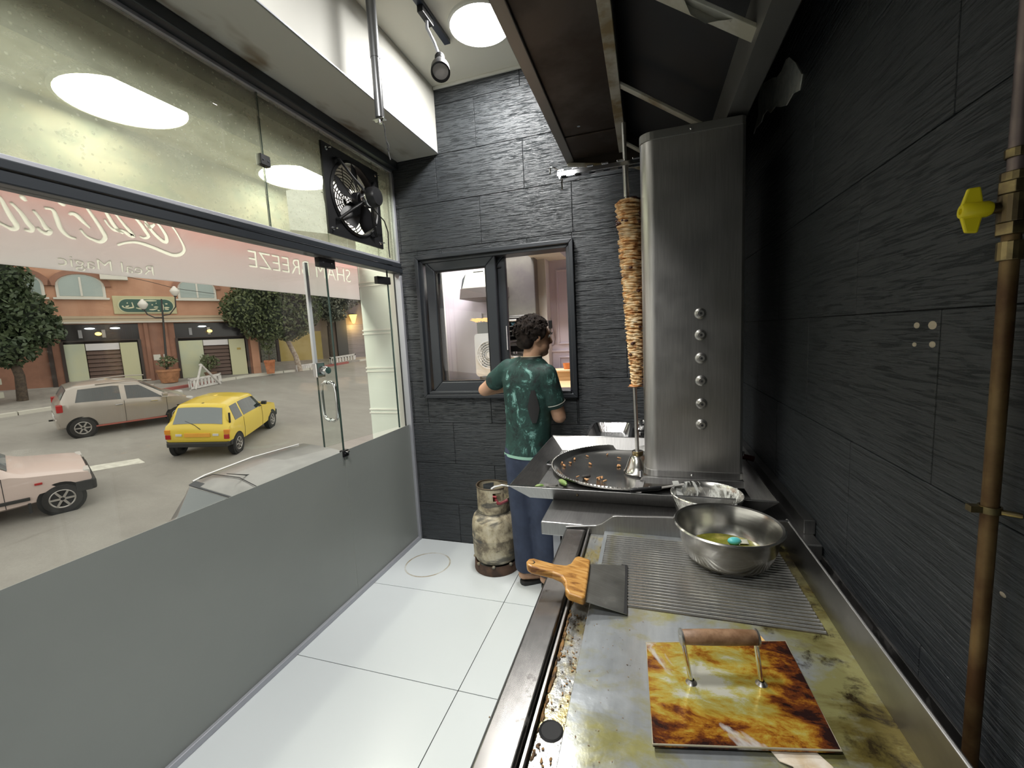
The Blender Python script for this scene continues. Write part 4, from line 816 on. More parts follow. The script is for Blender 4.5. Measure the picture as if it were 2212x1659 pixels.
M().tube([(gcx-.07, gcy-.05, .50), (gcx-.02, gcy-.06, .505), (gcx+.04, gcy-.05, .50)], .010, 8).build('red_strap', mat('red_plastic', (.45,.06,.07), .5), gcyl, smooth=60)
M().tube([(gcx+.01, gcy-.02, .485), (gcx+.045, gcy-.07, .485), (gcx+.068, gcy-.10, .480), (gcx+.09, gcy-.115, .488), (gcx+.13, gcy-.09, .505)], .010, 10).build('regulator', mat('dark_red_regulator', (.16,.02,.03), .4), gcyl, smooth=60)
rgx, rgy = -1.47, 2.46   # ring stain where another cylinder stood
tag(M().lathe([(.148, 0), (.150, .0006), (.157, .0006), (.159, 0)], (rgx, rgy, .0002), 44).build('ring_stain', mat('rust_stain', (.36,.31,.22), .5, col2=(.60,.61,.58), ns=6, lo=.42, hi=.6)), 'faint brown ring stain on the white floor tile in the corner', 'stain')

# ================================================================= SERVING WINDOW
w2 = thing('window_2', 'dark sliding serving window in the black wall', 'window', (-1.0, 2.8, 1.13), kind='structure')
def fr(x0, x1, z0, z1, w, y0, y1, name, m, par_, bev=.004):
    o = M()
    O = [(x0, z0), (x1, z0), (x1, z1), (x0, z1)]; I = [(x0+w, z0+w), (x1-w, z0+w), (x1-w, z1-w), (x0+w, z1-w)]
    for k in range(4):
        j = (k+1) % 4; o.hexa([(O[k][0], y0, O[k][1]), (O[j][0], y0, O[j][1]), (I[j][0], y0, I[j][1]), (I[k][0], y0, I[k][1])], [(O[k][0], y1, O[k][1]), (O[j][0], y1, O[j][1]), (I[j][0], y1, I[j][1]), (I[k][0], y1, I[k][1])])
    return o.build(name, m, par_, bevel=bev)
fr(-1.575, -.435, 1.120, 2.145, .028, 2.768, 2.812, 'architrave', K['alu_dark2'], w2)
fr(-1.560, -.450, 1.135, 2.130, .036, 2.792, 2.925, 'outer_frame', K['alu_dark2'], w2)
M().box(-1.53, -.48, 2.772, 2.83, 1.150, 1.168).build('track_sill', K['alu_dark2'], w2, bevel=.003)
s1 = fr(-1.508, -.975, 1.165, 2.105, .072, 2.800, 2.838, 'sliding_sash', K['alu_dark'], w2, .006)
fr(-1.438, -1.045, 1.235, 2.035, .010, 2.806, 2.832, 'glazing_bead', K['black'], s1, .001)
M().box(-1.436, -1.047, 2.816, 2.822, 1.237, 2.033).build('pane', K['glassg'], s1)
s2_ = fr(-1.490, -.922, 1.165, 2.105, .066, 2.858, 2.896, 'sliding_sash', K['alu_dark2'], w2, .006)
M().box(-1.43, -.98, 2.874, 2.880, 1.225, 2.045).build('pane', K['glassg'], s2_)
M().box(-.935, -.927, 2.845, 2.860, 1.45, 1.62).build('pull', K['chrome'], s2_, bevel=.002)
M().box(-1.0, -.95, 2.85, 2.90, 2.02, 2.03).build('stop', K['black'], w2)

# ================================================================= KITCHEN BEHIND
lil = mat('lilac_paint', (.62,.545,.64), .55, col2=(.60,.54,.61), ns=2); lil2 = mat('pale_kitchen_paint', (.66,.64,.60), .6)
def kz(z, y): return 1.55+(z-1.55)*y/3.9
def kx(x, y): return x*y/3.9
YK = 3.7
kw = struct(M().box(-1.95, .55, YK, YK+.08, -.1, 2.95).build('wall_kitchen_back', lil), 'lilac kitchen wall with raised mouldings seen through the serving window', 'wall')
struct(M().box(-1.90, -1.81, 2.935, YK, -.1, 2.95).build('wall_kitchen_left', lil2), 'whitish side wall of the kitchen beyond the serving window', 'wall')
struct(M().box(.49, .55, 2.935, YK, -.1, 2.95).build('wall_kitchen_right', lil), 'lilac side wall of the kitchen, hidden behind the shop wall', 'wall')
struct(M().box(-1.95, .55, 2.935, YK+.08, 2.90, 2.98).build('ceiling_kitchen', K['white']), 'white kitchen ceiling beyond the serving window', 'ceiling')
struct(M().box(-1.95, .55, 2.935, YK+.08, -.14, -.02).build('floor_kitchen', K['white']), 'pale kitchen floor beyond the serving window', 'floor')
for (x0, x1, z0, z1) in ((-.775, -.45, 1.445, 2.12), (-.775, -.45, 1.12, 1.335), (-.42, .0, 1.445, 2.12), (-1.53, -1.30, 1.30, 1.79)):
    fr(kx(x0, YK), kx(x1, YK), kz(z0, YK), kz(z1, YK), .014, YK-.014, YK+.001, 'panel_moulding', lil, kw, .003)
M().box(-.86, .49, YK-.016, YK+.001, kz(1.375, YK), kz(1.395, YK)).build('dado_rail', lil, kw, bevel=.004)
struct(M().box(kx(-.96, 3.6), kx(-.86, 3.6), 3.56, YK, -.02, 2.9).build('kitchen_pillar', lil2, bevel=.004), 'cream boxed column in the kitchen beside the steel duct', 'pillar')
struct(M().box(kx(-.99, 3.5), kx(-.70, 3.5), 3.35, YK, kz(2.225, 3.6), 2.9).build('kitchen_beam', K['white'], bevel=.003), 'white boxed bulkhead under the kitchen ceiling', 'beam')
dk_ = thing('steel_duct', 'boxy steel exhaust duct in the kitchen seen right of the window stile', 'duct', (kx(-1.12, 3.55), 3.55, 1.7))
dm = mat('duct_steel', (.22,.20,.20), .35, .75, col2=(.30,.29,.25), ns=2.5)
M().box(kx(-1.275, 3.5), kx(-.962, 3.5), 3.45, 3.62, kz(1.735, 3.5), 2.45).build('body', dm, dk_, bevel=.006)
M().box(kx(-1.28, 3.5), kx(-.955, 3.5), 3.44, 3.63, 2.215, 2.235).build('flange', K['steelh'], dk_, bevel=.003)
M().box(kx(-1.28, 3.5), kx(-.955, 3.5), 3.44, 3.63, kz(1.712, 3.5), kz(1.735, 3.5)).build('lower_flange', K['steelh'], dk_, bevel=.003)
kh = thing('kitchen_hood', 'small grey wall hood in the kitchen behind the left window pane', 'hood', (kx(-1.55, 3.4), 3.45, 1.9))
hx0, hx1 = kx(-1.715, 3.3), kx(-1.30, 3.3)
M().prism([(hx0, 3.30, kz(2.03, 3.3)), (hx0, 3.42, 2.12), (hx0, 3.69, 2.12), (hx0, 3.69, kz(2.03, 3.3))], (hx1-hx0, 0, 0)).build('body', mat('hood_grey', (.36,.36,.31), .45, .3), kh, bevel=.004)
M().prism([(hx0-.01, 3.26, kz(1.93, 3.26)), (hx0-.01, 3.29, kz(2.03, 3.3)), (hx0-.01, 3.69, kz(2.03, 3.3)), (hx0-.01, 3.69, kz(1.93, 3.26))], (hx1-hx0+.02, 0, 0)).build('grease_lip', mat('hood_lip', (.13,.11,.105), .4, .5), kh, bevel=.004)
M().box(hx0+.07, hx0+.16, 3.40, 3.405, 2.09, 2.10).build('vent_slot', K['black'], kh)
M().tube([(hx0-.02, 3.5, 2.10), (hx0-.05, 3.48, 2.05), (hx0-.055, 3.46, 1.98), (hx0-.03, 3.45, 1.95)], .02, 10).build('hose', K['alu_dark'], kh, smooth=60)
kc = thing('kitchen_counter', 'wooden serving counter inside the kitchen below the window opening', 'counter', (-1, 3.3, 0))
wd = mat('counter_wood', (.46,.30,.15), .5, col2=(.55,.38,.21), ns=3, stretch=(1, 14, 14))
M().box(-1.80, .3, 2.96, 3.60, 1.135, 1.165).build('worktop', wd, kc, bevel=.003)
M().box(-1.78, .3, 3.02, 3.56, -.02, 1.135).build('base', mat('counter_base', (.36,.24,.12), .6), kc)
wb_ = thing('wooden_box', 'light wooden box standing on the kitchen counter by the opening', 'box', (-.6, 3.4, 1.165))
M().box(-.82, -.35, 3.38, 3.56, 1.165, 1.238).build('body', wd, wb_, bevel=.002)
M().box(-.83, -.34, 3.37, 3.57, 1.238, 1.252).build('lid', mat('pale_wood', (.66,.50,.30), .5), wb_, bevel=.002)
bf = thing('box_fan', 'white square box fan on the kitchen counter behind the left pane', 'fan', (-1.32, 3.3, 1.165))
fy = 3.30; fx0, fx1, fz0, fz1 = kx(-1.615, fy), kx(-1.30, fy), 1.222, kz(1.585, fy)
fcx, fcz = (fx0+fx1)/2, (fz0+fz1)/2; wp = mat('white_plastic', (.84,.84,.86), .4)
P = rr_(fx0, fx1, fz0, fz1, 0, .03, 5); ring = []
hrf = (fx1-fx0)/2-.018; sqv = [(x, z) for x, z, _ in P]
cir = [(fcx+hrf*math.cos(math.atan2(z-fcz, x-fcx)), fcz+hrf*math.sin(math.atan2(z-fcz, x-fcx))) for x, z in sqv]
M().loft([[(x, fy, z) for x, z in sqv], [(x, fy-.004, z) for x, z in cir], [(x, fy+.09, z) for x, z in cir], [(x, fy+.10, z) for x, z in sqv], [(x, fy, z) for x, z in sqv]], caps=False).build('case', wp, bf, smooth=30)
for k in range(6): M().tube([(fcx+hrf*(k+1)/6*math.cos(a), fy-.006, fcz+hrf*(k+1)/6*math.sin(a)) for a in [2*PI*i/28 for i in range(28)]], .0022, 5, True).build('grille_ring', wp, bf)
gm = M()
for k in range(24): a = 2*PI*k/24; gm.tube([(fcx, fy-.005, fcz), (fcx+hrf*math.cos(a), fy-.004, fcz+hrf*math.sin(a))], .0016, 4)
gm.build('grille_wires', wp, bf, kind='stuff')
M().cyl((fcx, fy-.012, fcz), (fcx, fy+.05, fcz), .028, n=16).build('hub', wp, bf, smooth=40)
for k in range(3):
    a = 2*PI*k/3; u = V(math.cos(a), 0, math.sin(a)); w = V(-math.sin(a), 0, math.cos(a)); q = V(fcx, fy+.035, fcz)
    M().hexa([q+u*.02-w*.02, q+u*hrf*.85-w*.05, q+u*hrf*.88+w*.05+V(0,.02,0), q+u*.02+w*.02], [q+u*.02-w*.02+V(0,.004,0), q+u*hrf*.85-w*.05+V(0,.004,0), q+u*hrf*.88+w*.05+V(0,.024,0), q+u*.02+w*.02+V(0,.004,0)]).build('fan_blade', mat('grey_blade', (.40,.40,.40), .5), bf)
M().box(fx0+.05, fx1-.03, fy-.01, fy+.12, 1.165, 1.225).build('stand', mat('dark_stand', (.10,.10,.10), .5), bf, bevel=.01)
sf = thing('wall_shelf', 'thin white shelf in the kitchen below the steel duct', 'shelf', (kx(-1.15, 3.5), 3.5, 1.66))
M().box(kx(-1.30, 3.5), kx(-1.0, 3.5), 3.36, YK, kz(1.685, 3.4), kz(1.700, 3.4)).build('board', K['white'], sf, bevel=.002)
for x in (-1.27, -1.03): M().box(kx(x, 3.5), kx(x, 3.5)+.012, 3.45, YK, kz(1.655, 3.4), kz(1.685, 3.4)).build('bracket', K['steelh'], sf)
rk = thing('bottle_rack', 'dark wire rack of clutter under the white kitchen shelf', 'rack', (kx(-1.15, 3.5), 3.5, 1.5))
M().box(kx(-1.29, 3.5), kx(-1.05, 3.5), 3.60, 3.66, 1.50, 1.66).build('back', mat('dark_rack', (.05,.05,.055), .5), rk, bevel=.004)
for k in range(4): M().box(kx(-1.29, 3.5), kx(-1.05, 3.5), 3.46, 3.66, 1.505+.04*k, 1.511+.04*k).build('wire_shelf', K['steelh'], rk)
tag(blob('b', (kx(-1.17, 3.5), 3.50, 1.645), (.05, .05, .022), None, .3, 16, 8, 5).build('blue_cloth', mat('blue_cloth', (.16,.38,.55), .7), smooth=70), 'light blue cloth on the dark wire rack in the kitchen', 'cloth')
mw = thing('steel_pot', 'round steel pot standing beside the box fan in the kitchen', 'pot', (kx(-1.20, 3.4), 3.4, 1.165))
M().lathe([(0, .0), (.10, 0), (.105, .01), (.105, .20), (.112, .205), (.105, .208), (.098, .20), (.098, .01), (0, .01)], (kx(-1.20, 3.4), 3.4, 1.166), 28).build('body', K['sheet'], mw, smooth=40)
M().lathe([(.112, .208), (.09, .225), (.02, .235), (.018, .25), (0, .252)], (kx(-1.20, 3.4), 3.4, 1.166), 28).build('lid', K['sheet'], mw, smooth=40)
mb_ = thing('white_machine', 'white and black appliance with papers under the rack in the kitchen', 'appliance', (kx(-1.16, 3.55), 3.55, 1.40))
M().box(kx(-1.27, 3.5), kx(-1.06, 3.5), 3.52, 3.68, 1.165, 1.49).build('body', wp, mb_, bevel=.006)
M().box(kx(-1.26, 3.5), kx(-1.12, 3.5), 3.512, 3.522, 1.41, 1.46).build('dark_panel', K['black'], mb_, bevel=.002)
pn = thing('wall_phone', 'black handset hanging with loose cables on the lilac kitchen wall', 'phone', (kx(-.835, 3.6), 3.6, 1.6))
M().box(kx(-.850, 3.6), kx(-.818, 3.6), 3.54, 3.562, kz(1.595, 3.6), kz(1.67, 3.6)).build('handset', K['black'], pn, bevel=.004)
M().tube([(kx(-.835, 3.6), 3.55, kz(1.60, 3.6)), (kx(-.84, 3.6), 3.55, kz(1.57, 3.6)), (kx(-.82, 3.6), 3.55, kz(1.545, 3.6)), (kx(-.85, 3.6), 3.55, kz(1.54, 3.6)), (kx(-.815, 3.6), 3.55, kz(1.56, 3.6))], .005, 6).build('cables', K['rubber'], pn, smooth=60)
M().tube([(kx(-.875, YK), YK-.01, 2.05), (kx(-.86, YK), YK-.01, 1.8), (kx(-.80, YK), YK-.01, 1.5), (kx(-.82, YK), YK-.01, 1.45), (kx(-.92, YK), YK-.01, 1.40)], .003, 5).build('wall_cable', mat('grey_cable', (.35,.32,.36), .6), pn, smooth=60)
oc = thing('orange_cup', 'small orange cup on the wooden box in the kitchen', 'cup', (-.62, 3.46, 1.252))
M().lathe([(0, 0), (.025, 0), (.034, .05), (.031, .05), (.022, .004), (0, .004)], (-.625, 3.46, 1.252), 18).build('body', mat('orange_cup', (.60,.20,.06), .4), oc, smooth=40)
fl_ = thing('flame_burner', 'bright orange flame on a grey burner behind the left window pane', 'burner', (kx(-1.47, 3.5), 3.5, 1.4))
M().box(kx(-1.545, 3.5), kx(-1.40, 3.5), 3.42, 3.56, 1.165, kz(1.692, 3.5)).build('burner_box', mat('burner_grey', (.20,.19,.19), .5), fl_, bevel=.004)
fm_ = M()
for k in range(14):
    x = kx(-1.61+.012*k+random.uniform(-.004, .004), 3.45); z = kz(1.715+random.uniform(-.012, .014), 3.45); fm_.tube([(x+.02, 3.45, z-.014), (x+.012, 3.45, z), (x-.02, 3.45, z+.006), (x-.035, 3.45, z+.007)], [.004, .008, .005, .001], 7)
fm_.build('flame', emis('flame_glow', (1, .50, .16), 1.6), fl_, smooth=60, kind='stuff')

# ================================================================= THE PERSON
def melt(mb, name, m, vox=.009, it=6, fac=.5, parent=None):
    o = mb.build(name, m); r = o.modifiers.new('r', 'REMESH'); r.mode = 'VOXEL'; r.voxel_size = vox
    s_ = o.modifiers.new('s', 'SMOOTH'); s_.iterations = it; s_.factor = fac
    bpy.context.view_layer.update()
    me = bpy.data.meshes.new_from_object(o.evaluated_get(bpy.context.evaluated_depsgraph_get()))
    o.modifiers.clear(); o.data = me; me.polygons.foreach_set('use_smooth', [True]*len(me.polygons)); me.materials.clear(); me.materials.append(m)
    if parent: par(o, parent)
    return o
skin = mat('skin', (.46,.27,.17), .5, col2=(.50,.30,.20), ns=12, spec=.35)
pe = thing('person', 'person with curly dark hair in a green patterned shirt leaning on the serving window', 'person', (-.69, 2.43, 0))
YW = -math.radians(26)
def ering(c, rx, ry, yaw=YW, n=28, p=2.3):
    R_ = []
    for i in range(n):
        a = 2*PI*i/n; ca, sa = math.cos(a), math.sin(a); x = rx*math.copysign(abs(ca)**(2/p), ca); y = ry*math.copysign(abs(sa)**(2/p), sa)
        R_.append((c[0]+x*math.cos(yaw)-y*math.sin(yaw), c[1]+x*math.sin(yaw)+y*math.cos(yaw), c[2]))
    return R_
HC = V(-.632, 2.46, 1.535); fd = V(.80, .60, -.12).normalized(); rd = V(.6, -.8, 0); ud = rd.cross(fd).normalized()
RH = Matrix((rd, fd, ud)).transposed()
def hp(a, b, c): return HC+rd*a+fd*b+ud*c
shL, shR = V(-.815, 2.505, 1.345), V(-.552, 2.378, 1.318)
elL, elR = V(-1.015, 2.575, 1.205), V(-.497, 2.435, 1.062)
wrL, wrR = V(-.78, 2.700, 1.222), V(-.585, 2.665, 1.190)
body = M()
body.loft([ering((-.70, 2.44, .86), .13, .10), ering((-.69, 2.44, 1.05), .125, .09), ering((-.685, 2.44, 1.28), .15, .095), ering((-.665, 2.44, 1.37), .10, .075), ering((-.655, 2.442, 1.40), .062, .06)])
body.cap((-.657, 2.440, 1.37), (-.640, 2.450, 1.475), .056, .054, 16)
body.ell(hp(0, -.008, .012), (.074, .094, .098), 24, 16, RH)
body.ell(hp(0, .030, -.045), (.058, .066, .064), 20, 12, RH)
body.cap(hp(0, .062, -.088), hp(0, .074, -.084), .026, .024, 12)
body.cap(hp(0, .085, .016), hp(0, .107, -.020), .010, .015, 10)
body.cap(hp(-.022, .087, -.058), hp(.022, .087, -.058), .008, .008, 8)
body.cap(hp(-.03, .080, .030), hp(.03, .080, .030), .011, .011, 8)
for s_ in (-1, 1):
    body.ell(hp(.074*s_, -.010, -.005), (.011, .022, .032), 12, 8, RH)
for (a, e, w, sgn) in ((shL, elL, wrL, -1), (shR, elR, wrR, 1)):
    body.cap(a, e, .050, .042, 14); body.cap(e, w, .043, .027, 14)
    d = (w-e).normalized(); sd = d.cross(V(0, 0, 1)).normalized(); up = sd.cross(d)
    body.ell(w+d*.045, (.036, .050, .017), 14, 8, Matrix((sd, d, up)).transposed())
    for k, (o_, l) in enumerate(((-.027, .058), (-.009, .068), (.009, .064), (.026, .050))):
        b0 = w+d*.080+sd*o_; b1 = b0+d*l*.55-up*.004; b2_ = b1+d*l*.45-up*.016
        body.cap(b0, b1, .0095, .0088, 8); body.cap(b1, b2_, .0088, .0075, 8)
    ts = sgn*-1; b0 = w+d*.022+sd*.028*ts; b1 = b0+d*.030+sd*.026*ts-up*.004; body.cap(b0, b1, .0115, .010, 8); body.cap(b1, b1+d*.026+sd*.002*ts-up*.006, .010, .008, 8)
hL, hR = V(-.752, 2.44, .86), V(-.632, 2.42, .86); kL, kR = V(-.735, 2.42, .47), V(-.60, 2.395, .47); aL, aR = V(-.728, 2.405, .085), V(-.585, 2.385, .085)
ft_d = V(.82, .57, 0).normalized()
for h, k, a in ((hL, kL, aL), (hR, kR, aR)):
    body.cap(h, k, .085, .058, 14); body.cap(k, a, .056, .036, 14)
    body.cap(a+V(0,0,-.02)-ft_d*.030, a+ft_d*.06+V(0, 0, -.042), .034, .032, 12); body.cap(a+ft_d*.06+V(0, 0, -.042), a+ft_d*.165+V(0, 0, -.052), .034, .018, 12)
bo = melt(body, 'body', skin, .0075, 4, .5, pe)
for s_ in (-1, 1):
    e_ = M().ell(hp(.030*s_, .078, .012), (.012, .010, .011), 12, 8, RH).build('eye', mat('eye_white', (.7,.68,.65), .2), pe, smooth=80)
    M().ell(hp(.030*s_, .0862, .012), (.0055, .003, .0055), 10, 6, RH).build('iris', K['black'], e_, smooth=80)
    M().cap(hp(.016*s_, .091, .034), hp(.045*s_, .078, .036), .0035, .0025, 6).build('eyebrow', K['blackm'], pe, smooth=80)
hm = mat('dark_curly_hair', (.010,.007,.006), .85, col2=(.020,.014,.011), ns=40, spec=.2)
hr_ = M(); hr_.ell(hp(0, -.020, .022), (.083, .098, .088), 20, 12, RH)
rng = random.Random(3); cnt = 0
while cnt < 260:
    u = V(rng.gauss(0, 1), rng.gauss(0, 1), rng.gauss(0, 1)).normalized()
    if u.y > .45 and u.z < .55: continue                 # face
    if u.z < -.50: continue
    lift = .008*max(0, u.z+.25)
    p = hp(u.x*(.086+lift), -.020+u.y*(.100+lift*.7), .022+u.z*(.090+lift)); r_ = rng.uniform(.010, .019)*(1 if u.z > -.1 else .55)
    hr_.ell(p, (r_, r_*rng.uniform(.6, 1), r_*rng.uniform(.7, 1.1)), 8, 5, RH); cnt += 1
hr_.cap(hp(-.035, -.060, -.038), hp(.035, -.060, -.038), .040, .040, 10)
ho = melt(hr_, 'hair', hm, .0065, 1, .4, pe)
cu = M()
for k in range(240):
    u = V(rng.gauss(0, 1), rng.gauss(0, 1)-.2, rng.gauss(0, 1)+.5).normalized()
    if (u.y > .5 and u.z < .5) or u.z < -.25: continue
    p = hp(u.x*.098, -.020+u.y*.110, .026+u.z*.100); q = V(rng.uniform(-1, 1), rng.uniform(-1, 1), rng.uniform(-1, 1)).normalized()*.013; n_ = (p-HC).normalized()
    cu.tube([p-q-n_*.008, p+n_*.006, p+q, p+q*.4-n_*.012], [.0045, .005, .004, .002], 5)
cu.build('curls', hm, ho, smooth=80, kind='stuff')
# shirt
m, t, b = nt('green_pattern_shirt'); n1 = noise(t, coord(t, (1.1,1.1,.8)), 15, 9, .76, .5); n2 = noise(t, coord(t, (1,1,.7), loc=(3,1,2)), 4.2, 3, .5); n3 = noise(t, coord(t, (1,1,1), loc=(7,2,5)), 7, 4, .6)
c = ramp(t, n1, [(.38, (.003,.008,.008)), (.45, (.008,.032,.028)), (.56, (.015,.056,.047)), (.59, (.07,.19,.165)), (.645, (.25,.47,.43))])
c = mixc(t, ramp(t, n2, [(.40, G3(.85)), (.50, G3(0))]), c, (.013,.052,.043)); c = mixc(t, ramp(t, n3, [(.62, G3(0)), (.70, G3(.8))]), c, (.010,.014,.014))
lk(t, c, b.inputs['Base Color']); b.inputs['Roughness'].default_value = .7; bump(t, b, noise(t, coord(t, (1,1,.6)), 14, 4), .5, .012)
sh = M().loft([ering((-.702, 2.44, .828), .150, .122), ering((-.695, 2.44, .92), .146, .116), ering((-.688, 2.44, 1.05), .146, .112), ering((-.686, 2.44, 1.18), .158, .114), ering((-.686, 2.442, 1.28), .170, .114), ering((-.676, 2.442, 1.345), .158, .102), ering((-.662, 2.442, 1.385), .105, .082), ering((-.655, 2.443, 1.408), .066, .064)])
sh.cap(shL, shL+(elL-shL)*.55, .066, .064, 16); sh.cap(shR, shR+(elR-shR)*.62, .064, .062, 16)
sh.cap(shL+V(.03,0,.01), V(-.70, 2.46, 1.38), .055, .05, 12); sh.cap(shR+V(-.02,0,.01), V(-.63, 2.43, 1.375), .055, .05, 12)
so = melt(sh, 'shirt', m, .0085, 5, .5, pe)
M().loft([ering((-.655, 2.444, 1.404), .066, .064, n=32), ering((-.653, 2.446, 1.420), .060, .058, n=32), ering((-.653, 2.446, 1.420), .056, .054, n=32), ering((-.655, 2.444, 1.402), .058, .056, n=32)], caps=False).build('collar', mat('dark_collar', (.012,.022,.02), .6), so, smooth=60)
M().loft([ering((-.702, 2.44, .824), .152, .124, n=32), ering((-.702, 2.44, .842), .1525, .1245, n=32)], caps=False).build('hem_band', mat('mint_hem', (.30,.52,.42), .6), so, smooth=60)
M().loft([ering((-.655, 2.444, 1.421), .0615, .0595, n=32), ering((-.655, 2.444, 1.4245), .0605, .0585, n=32)], caps=False).build('collar_stripe', mat('cream_stripe', (.62,.52,.36), .6), so, smooth=60)
sl = shR+(elR-shR)*.66; ds = (elR-shR).normalized(); M().lathe([(.0615, 0), (.0622, .001), (.0622, .004), (.0615, .005)], sl+ds*.0, 26, ax=ds).build('cuff_stripe', mat('white_stripe', (.62,.62,.55), .6), so, smooth=60)
# black side panel of the shirt
pvs = []
for z, w_ in ((1.235, .012), (1.19, .030), (1.13, .036), (1.08, .024), (1.045, .006)):
    base = ering((-.687, 2.44, z), .1665, .1215, n=72); pvs.append((z, base, w_))
sp_ = M(); rows = []
for z, base, w_ in pvs:
    cidx = 63; k = max(1, round(w_/.0125)); rows.append([base[(cidx+o_) % 72] for o_ in np.linspace(-k, k, 5).round().astype(int)])
vs = [p for r in rows for p in r]; fs = [(i*5+j, i*5+j+1, (i+1)*5+j+1, (i+1)*5+j) for i in range(len(rows)-1) for j in range(4)]; sp_.add(vs, fs)
sp_.build('side_panel', K['blackm'], so, smooth=60)
tm = mat('navy_trousers', (.020,.029,.058), .8, col2=(.029,.041,.078), ns=9, bs=.4, bscale=12, bd=.012)
tr_ = M().loft([ering((-.70, 2.44, .93), .14, .108), ering((-.70, 2.44, .86), .150, .118), ering((-.695, 2.435, .79), .152, .115), ering((-.69, 2.43, .74), .14, .10)])
for h, k, a in ((hL, kL, aL), (hR, kR, aR)): tr_.cap(h-V(0,0,.03), k, .098, .090, 18); tr_.tube([k+V(0,0,.06), k, (k+a)/2, a+V(0, .0, .055), a+V(0,0,.012)], [.089, .088, .083, .079, .076], 18)
melt(tr_, 'trousers', tm, .010, 5, .5, pe)
for a in (aL, aR):
    c = a+ft_d*.062; sole = []
    for u, w_ in ((-.115, .012), (-.10, .033), (-.05, .040), (.02, .041), (.08, .048), (.12, .040), (.145, .018)): sole.append((u, w_))
    sd = V(ft_d.y, -ft_d.x, 0); pts = [c+ft_d*u+sd*w_ for u, w_ in sole]+[c+ft_d*u-sd*w_ for u, w_ in sole[::-1]]
    sl_ = M().prism([(p.x, p.y, .0) for p in pts], (0, 0, .026)).build('slipper', K['rubber'], pe, bevel=.006)
    rings = []
    for u, w_, h in ((-.02, .043, .045), (.03, .046, .058), (.08, .048, .052), (.125, .036, .036)):
        rings.append([c+ft_d*u+sd*w_*math.cos(q)+V(0, 0, .018+h*math.sin(q)) for q in [PI*i/10 for i in range(11)]])
    M().loft(rings, caps=False, closed=False).build('strap', K['rubber'], sl_, smooth=70)
# ================================================================= THE STREET (slopes up and away from the shop)
GA, GB, GC_ = -2.7697, -.1053, .0460
def gz(x, y): return GA+GB*x+GC_*y
gn_ = V(-GB, -GC_, 1).normalized()
m, t, b = nt('asphalt'); n1 = noise(t, coord(t, (.5, .9, 1)), .9, 6, .7); n2 = noise(t, coord(t), 40, 3); n3 = noise(t, coord(t, (1.4, .18, 1), rot=(0,0,.5)), 1.6, 6, .7)
c = ramp(t, n1, [(.3, (.25,.235,.215)), (.7, (.33,.315,.285))]); c = mixc(t, ramp(t, n3, [(.60, G3(0)), (.75, G3(.55))]), c, (.17,.155,.14)); c = mixc(t, ramp(t, n2, [(.4, G3(.12)), (.6, G3(0))]), c, (.1,.1,.1))
lk(t, c, b.inputs['Base Color']); b.inputs['Roughness'].default_value = .75; bump(t, b, n2, .2, .01)
def gq(pts, up=0): return [(x, y, gz(x, y)+up) for x, y in pts]
rq = [(-60, -40), (-1.83, -40), (-1.83, 90), (-60, 90)]
struct(M().hexa(gq(rq, -.3), gq(rq, 0)).build('road', m), 'sloping grey asphalt street with tyre marks', 'road')
wl = mat('road_paint', (.70,.69,.62), .7, col2=(.55,.54,.48), ns=6)
def flat(name, pts, m_, lab, cat, up=.008, group=None, th=.012):
    return tag(M().hexa(gq(pts, up-th), gq(pts, up)).build(name, m_), lab, cat, group)
flat('road_dash', [(-13.05, 6.42), (-12.62, 6.30), (-12.12, 7.12), (-12.55, 7.24)], wl, 'short white painted dash on the asphalt in front of the pale pink car', 'marking')
flat('road_dash', [(-20.6, 16.15), (-20.25, 16.0), (-19.35, 17.9), (-19.65, 18.05)], wl, 'thin white painted line along the kerb left of the orange pot', 'marking')
# pavement on the far side
side = [(-26, 1), (-20.9, 3), (-20.15, 9.5), (-20.05, 14), (-19.95, 17.3), (-19.0, 20.2), (-18.6, 30), (-18.4, 45), (-40, 45), (-40, 1)]
pv = struct(M().prism([V(x, y, gz(x, y)-.2) for x, y in side], gn_*.30).build('pavement', mat('pavement_grey', (.27,.255,.235), .85, col2=(.33,.31,.28), ns=3)), 'grey pavement in front of the terracotta building', 'pavement')
kr = [(-20.9, 3), (-20.15, 9.5), (-20.05, 14), (-19.95, 17.3), (-19.0, 20.2), (-18.6, 30)]
kc_ = [mat('kerb_white', (.55,.53,.47), .8), mat('kerb_red', (.32,.10,.09), .8)]
ki = 0
for a, b_ in zip(kr, kr[1:]):
    a, b_ = Vector(a), Vector(b_); n_ = max(1, int((b_-a).length/1.05))
    for k in range(n_):
        p, q = a+(b_-a)*(k/n_), a+(b_-a)*((k+.97)/n_); d = (q-p).normalized(); w_ = Vector((d.y, -d.x))*.14
        pts = [p, q, q+w_, p+w_]
        if ki % 7 == 2 or k % 4 != 3: M().hexa([(x.x, x.y, gz(x.x, x.y)-.1) for x in pts], [(x.x, x.y, gz(x.x, x.y)+.115) for x in pts]).build('kerb_stone', kc_[1 if ki % 7 in (2, 3) else 0], pv)
        ki += 1
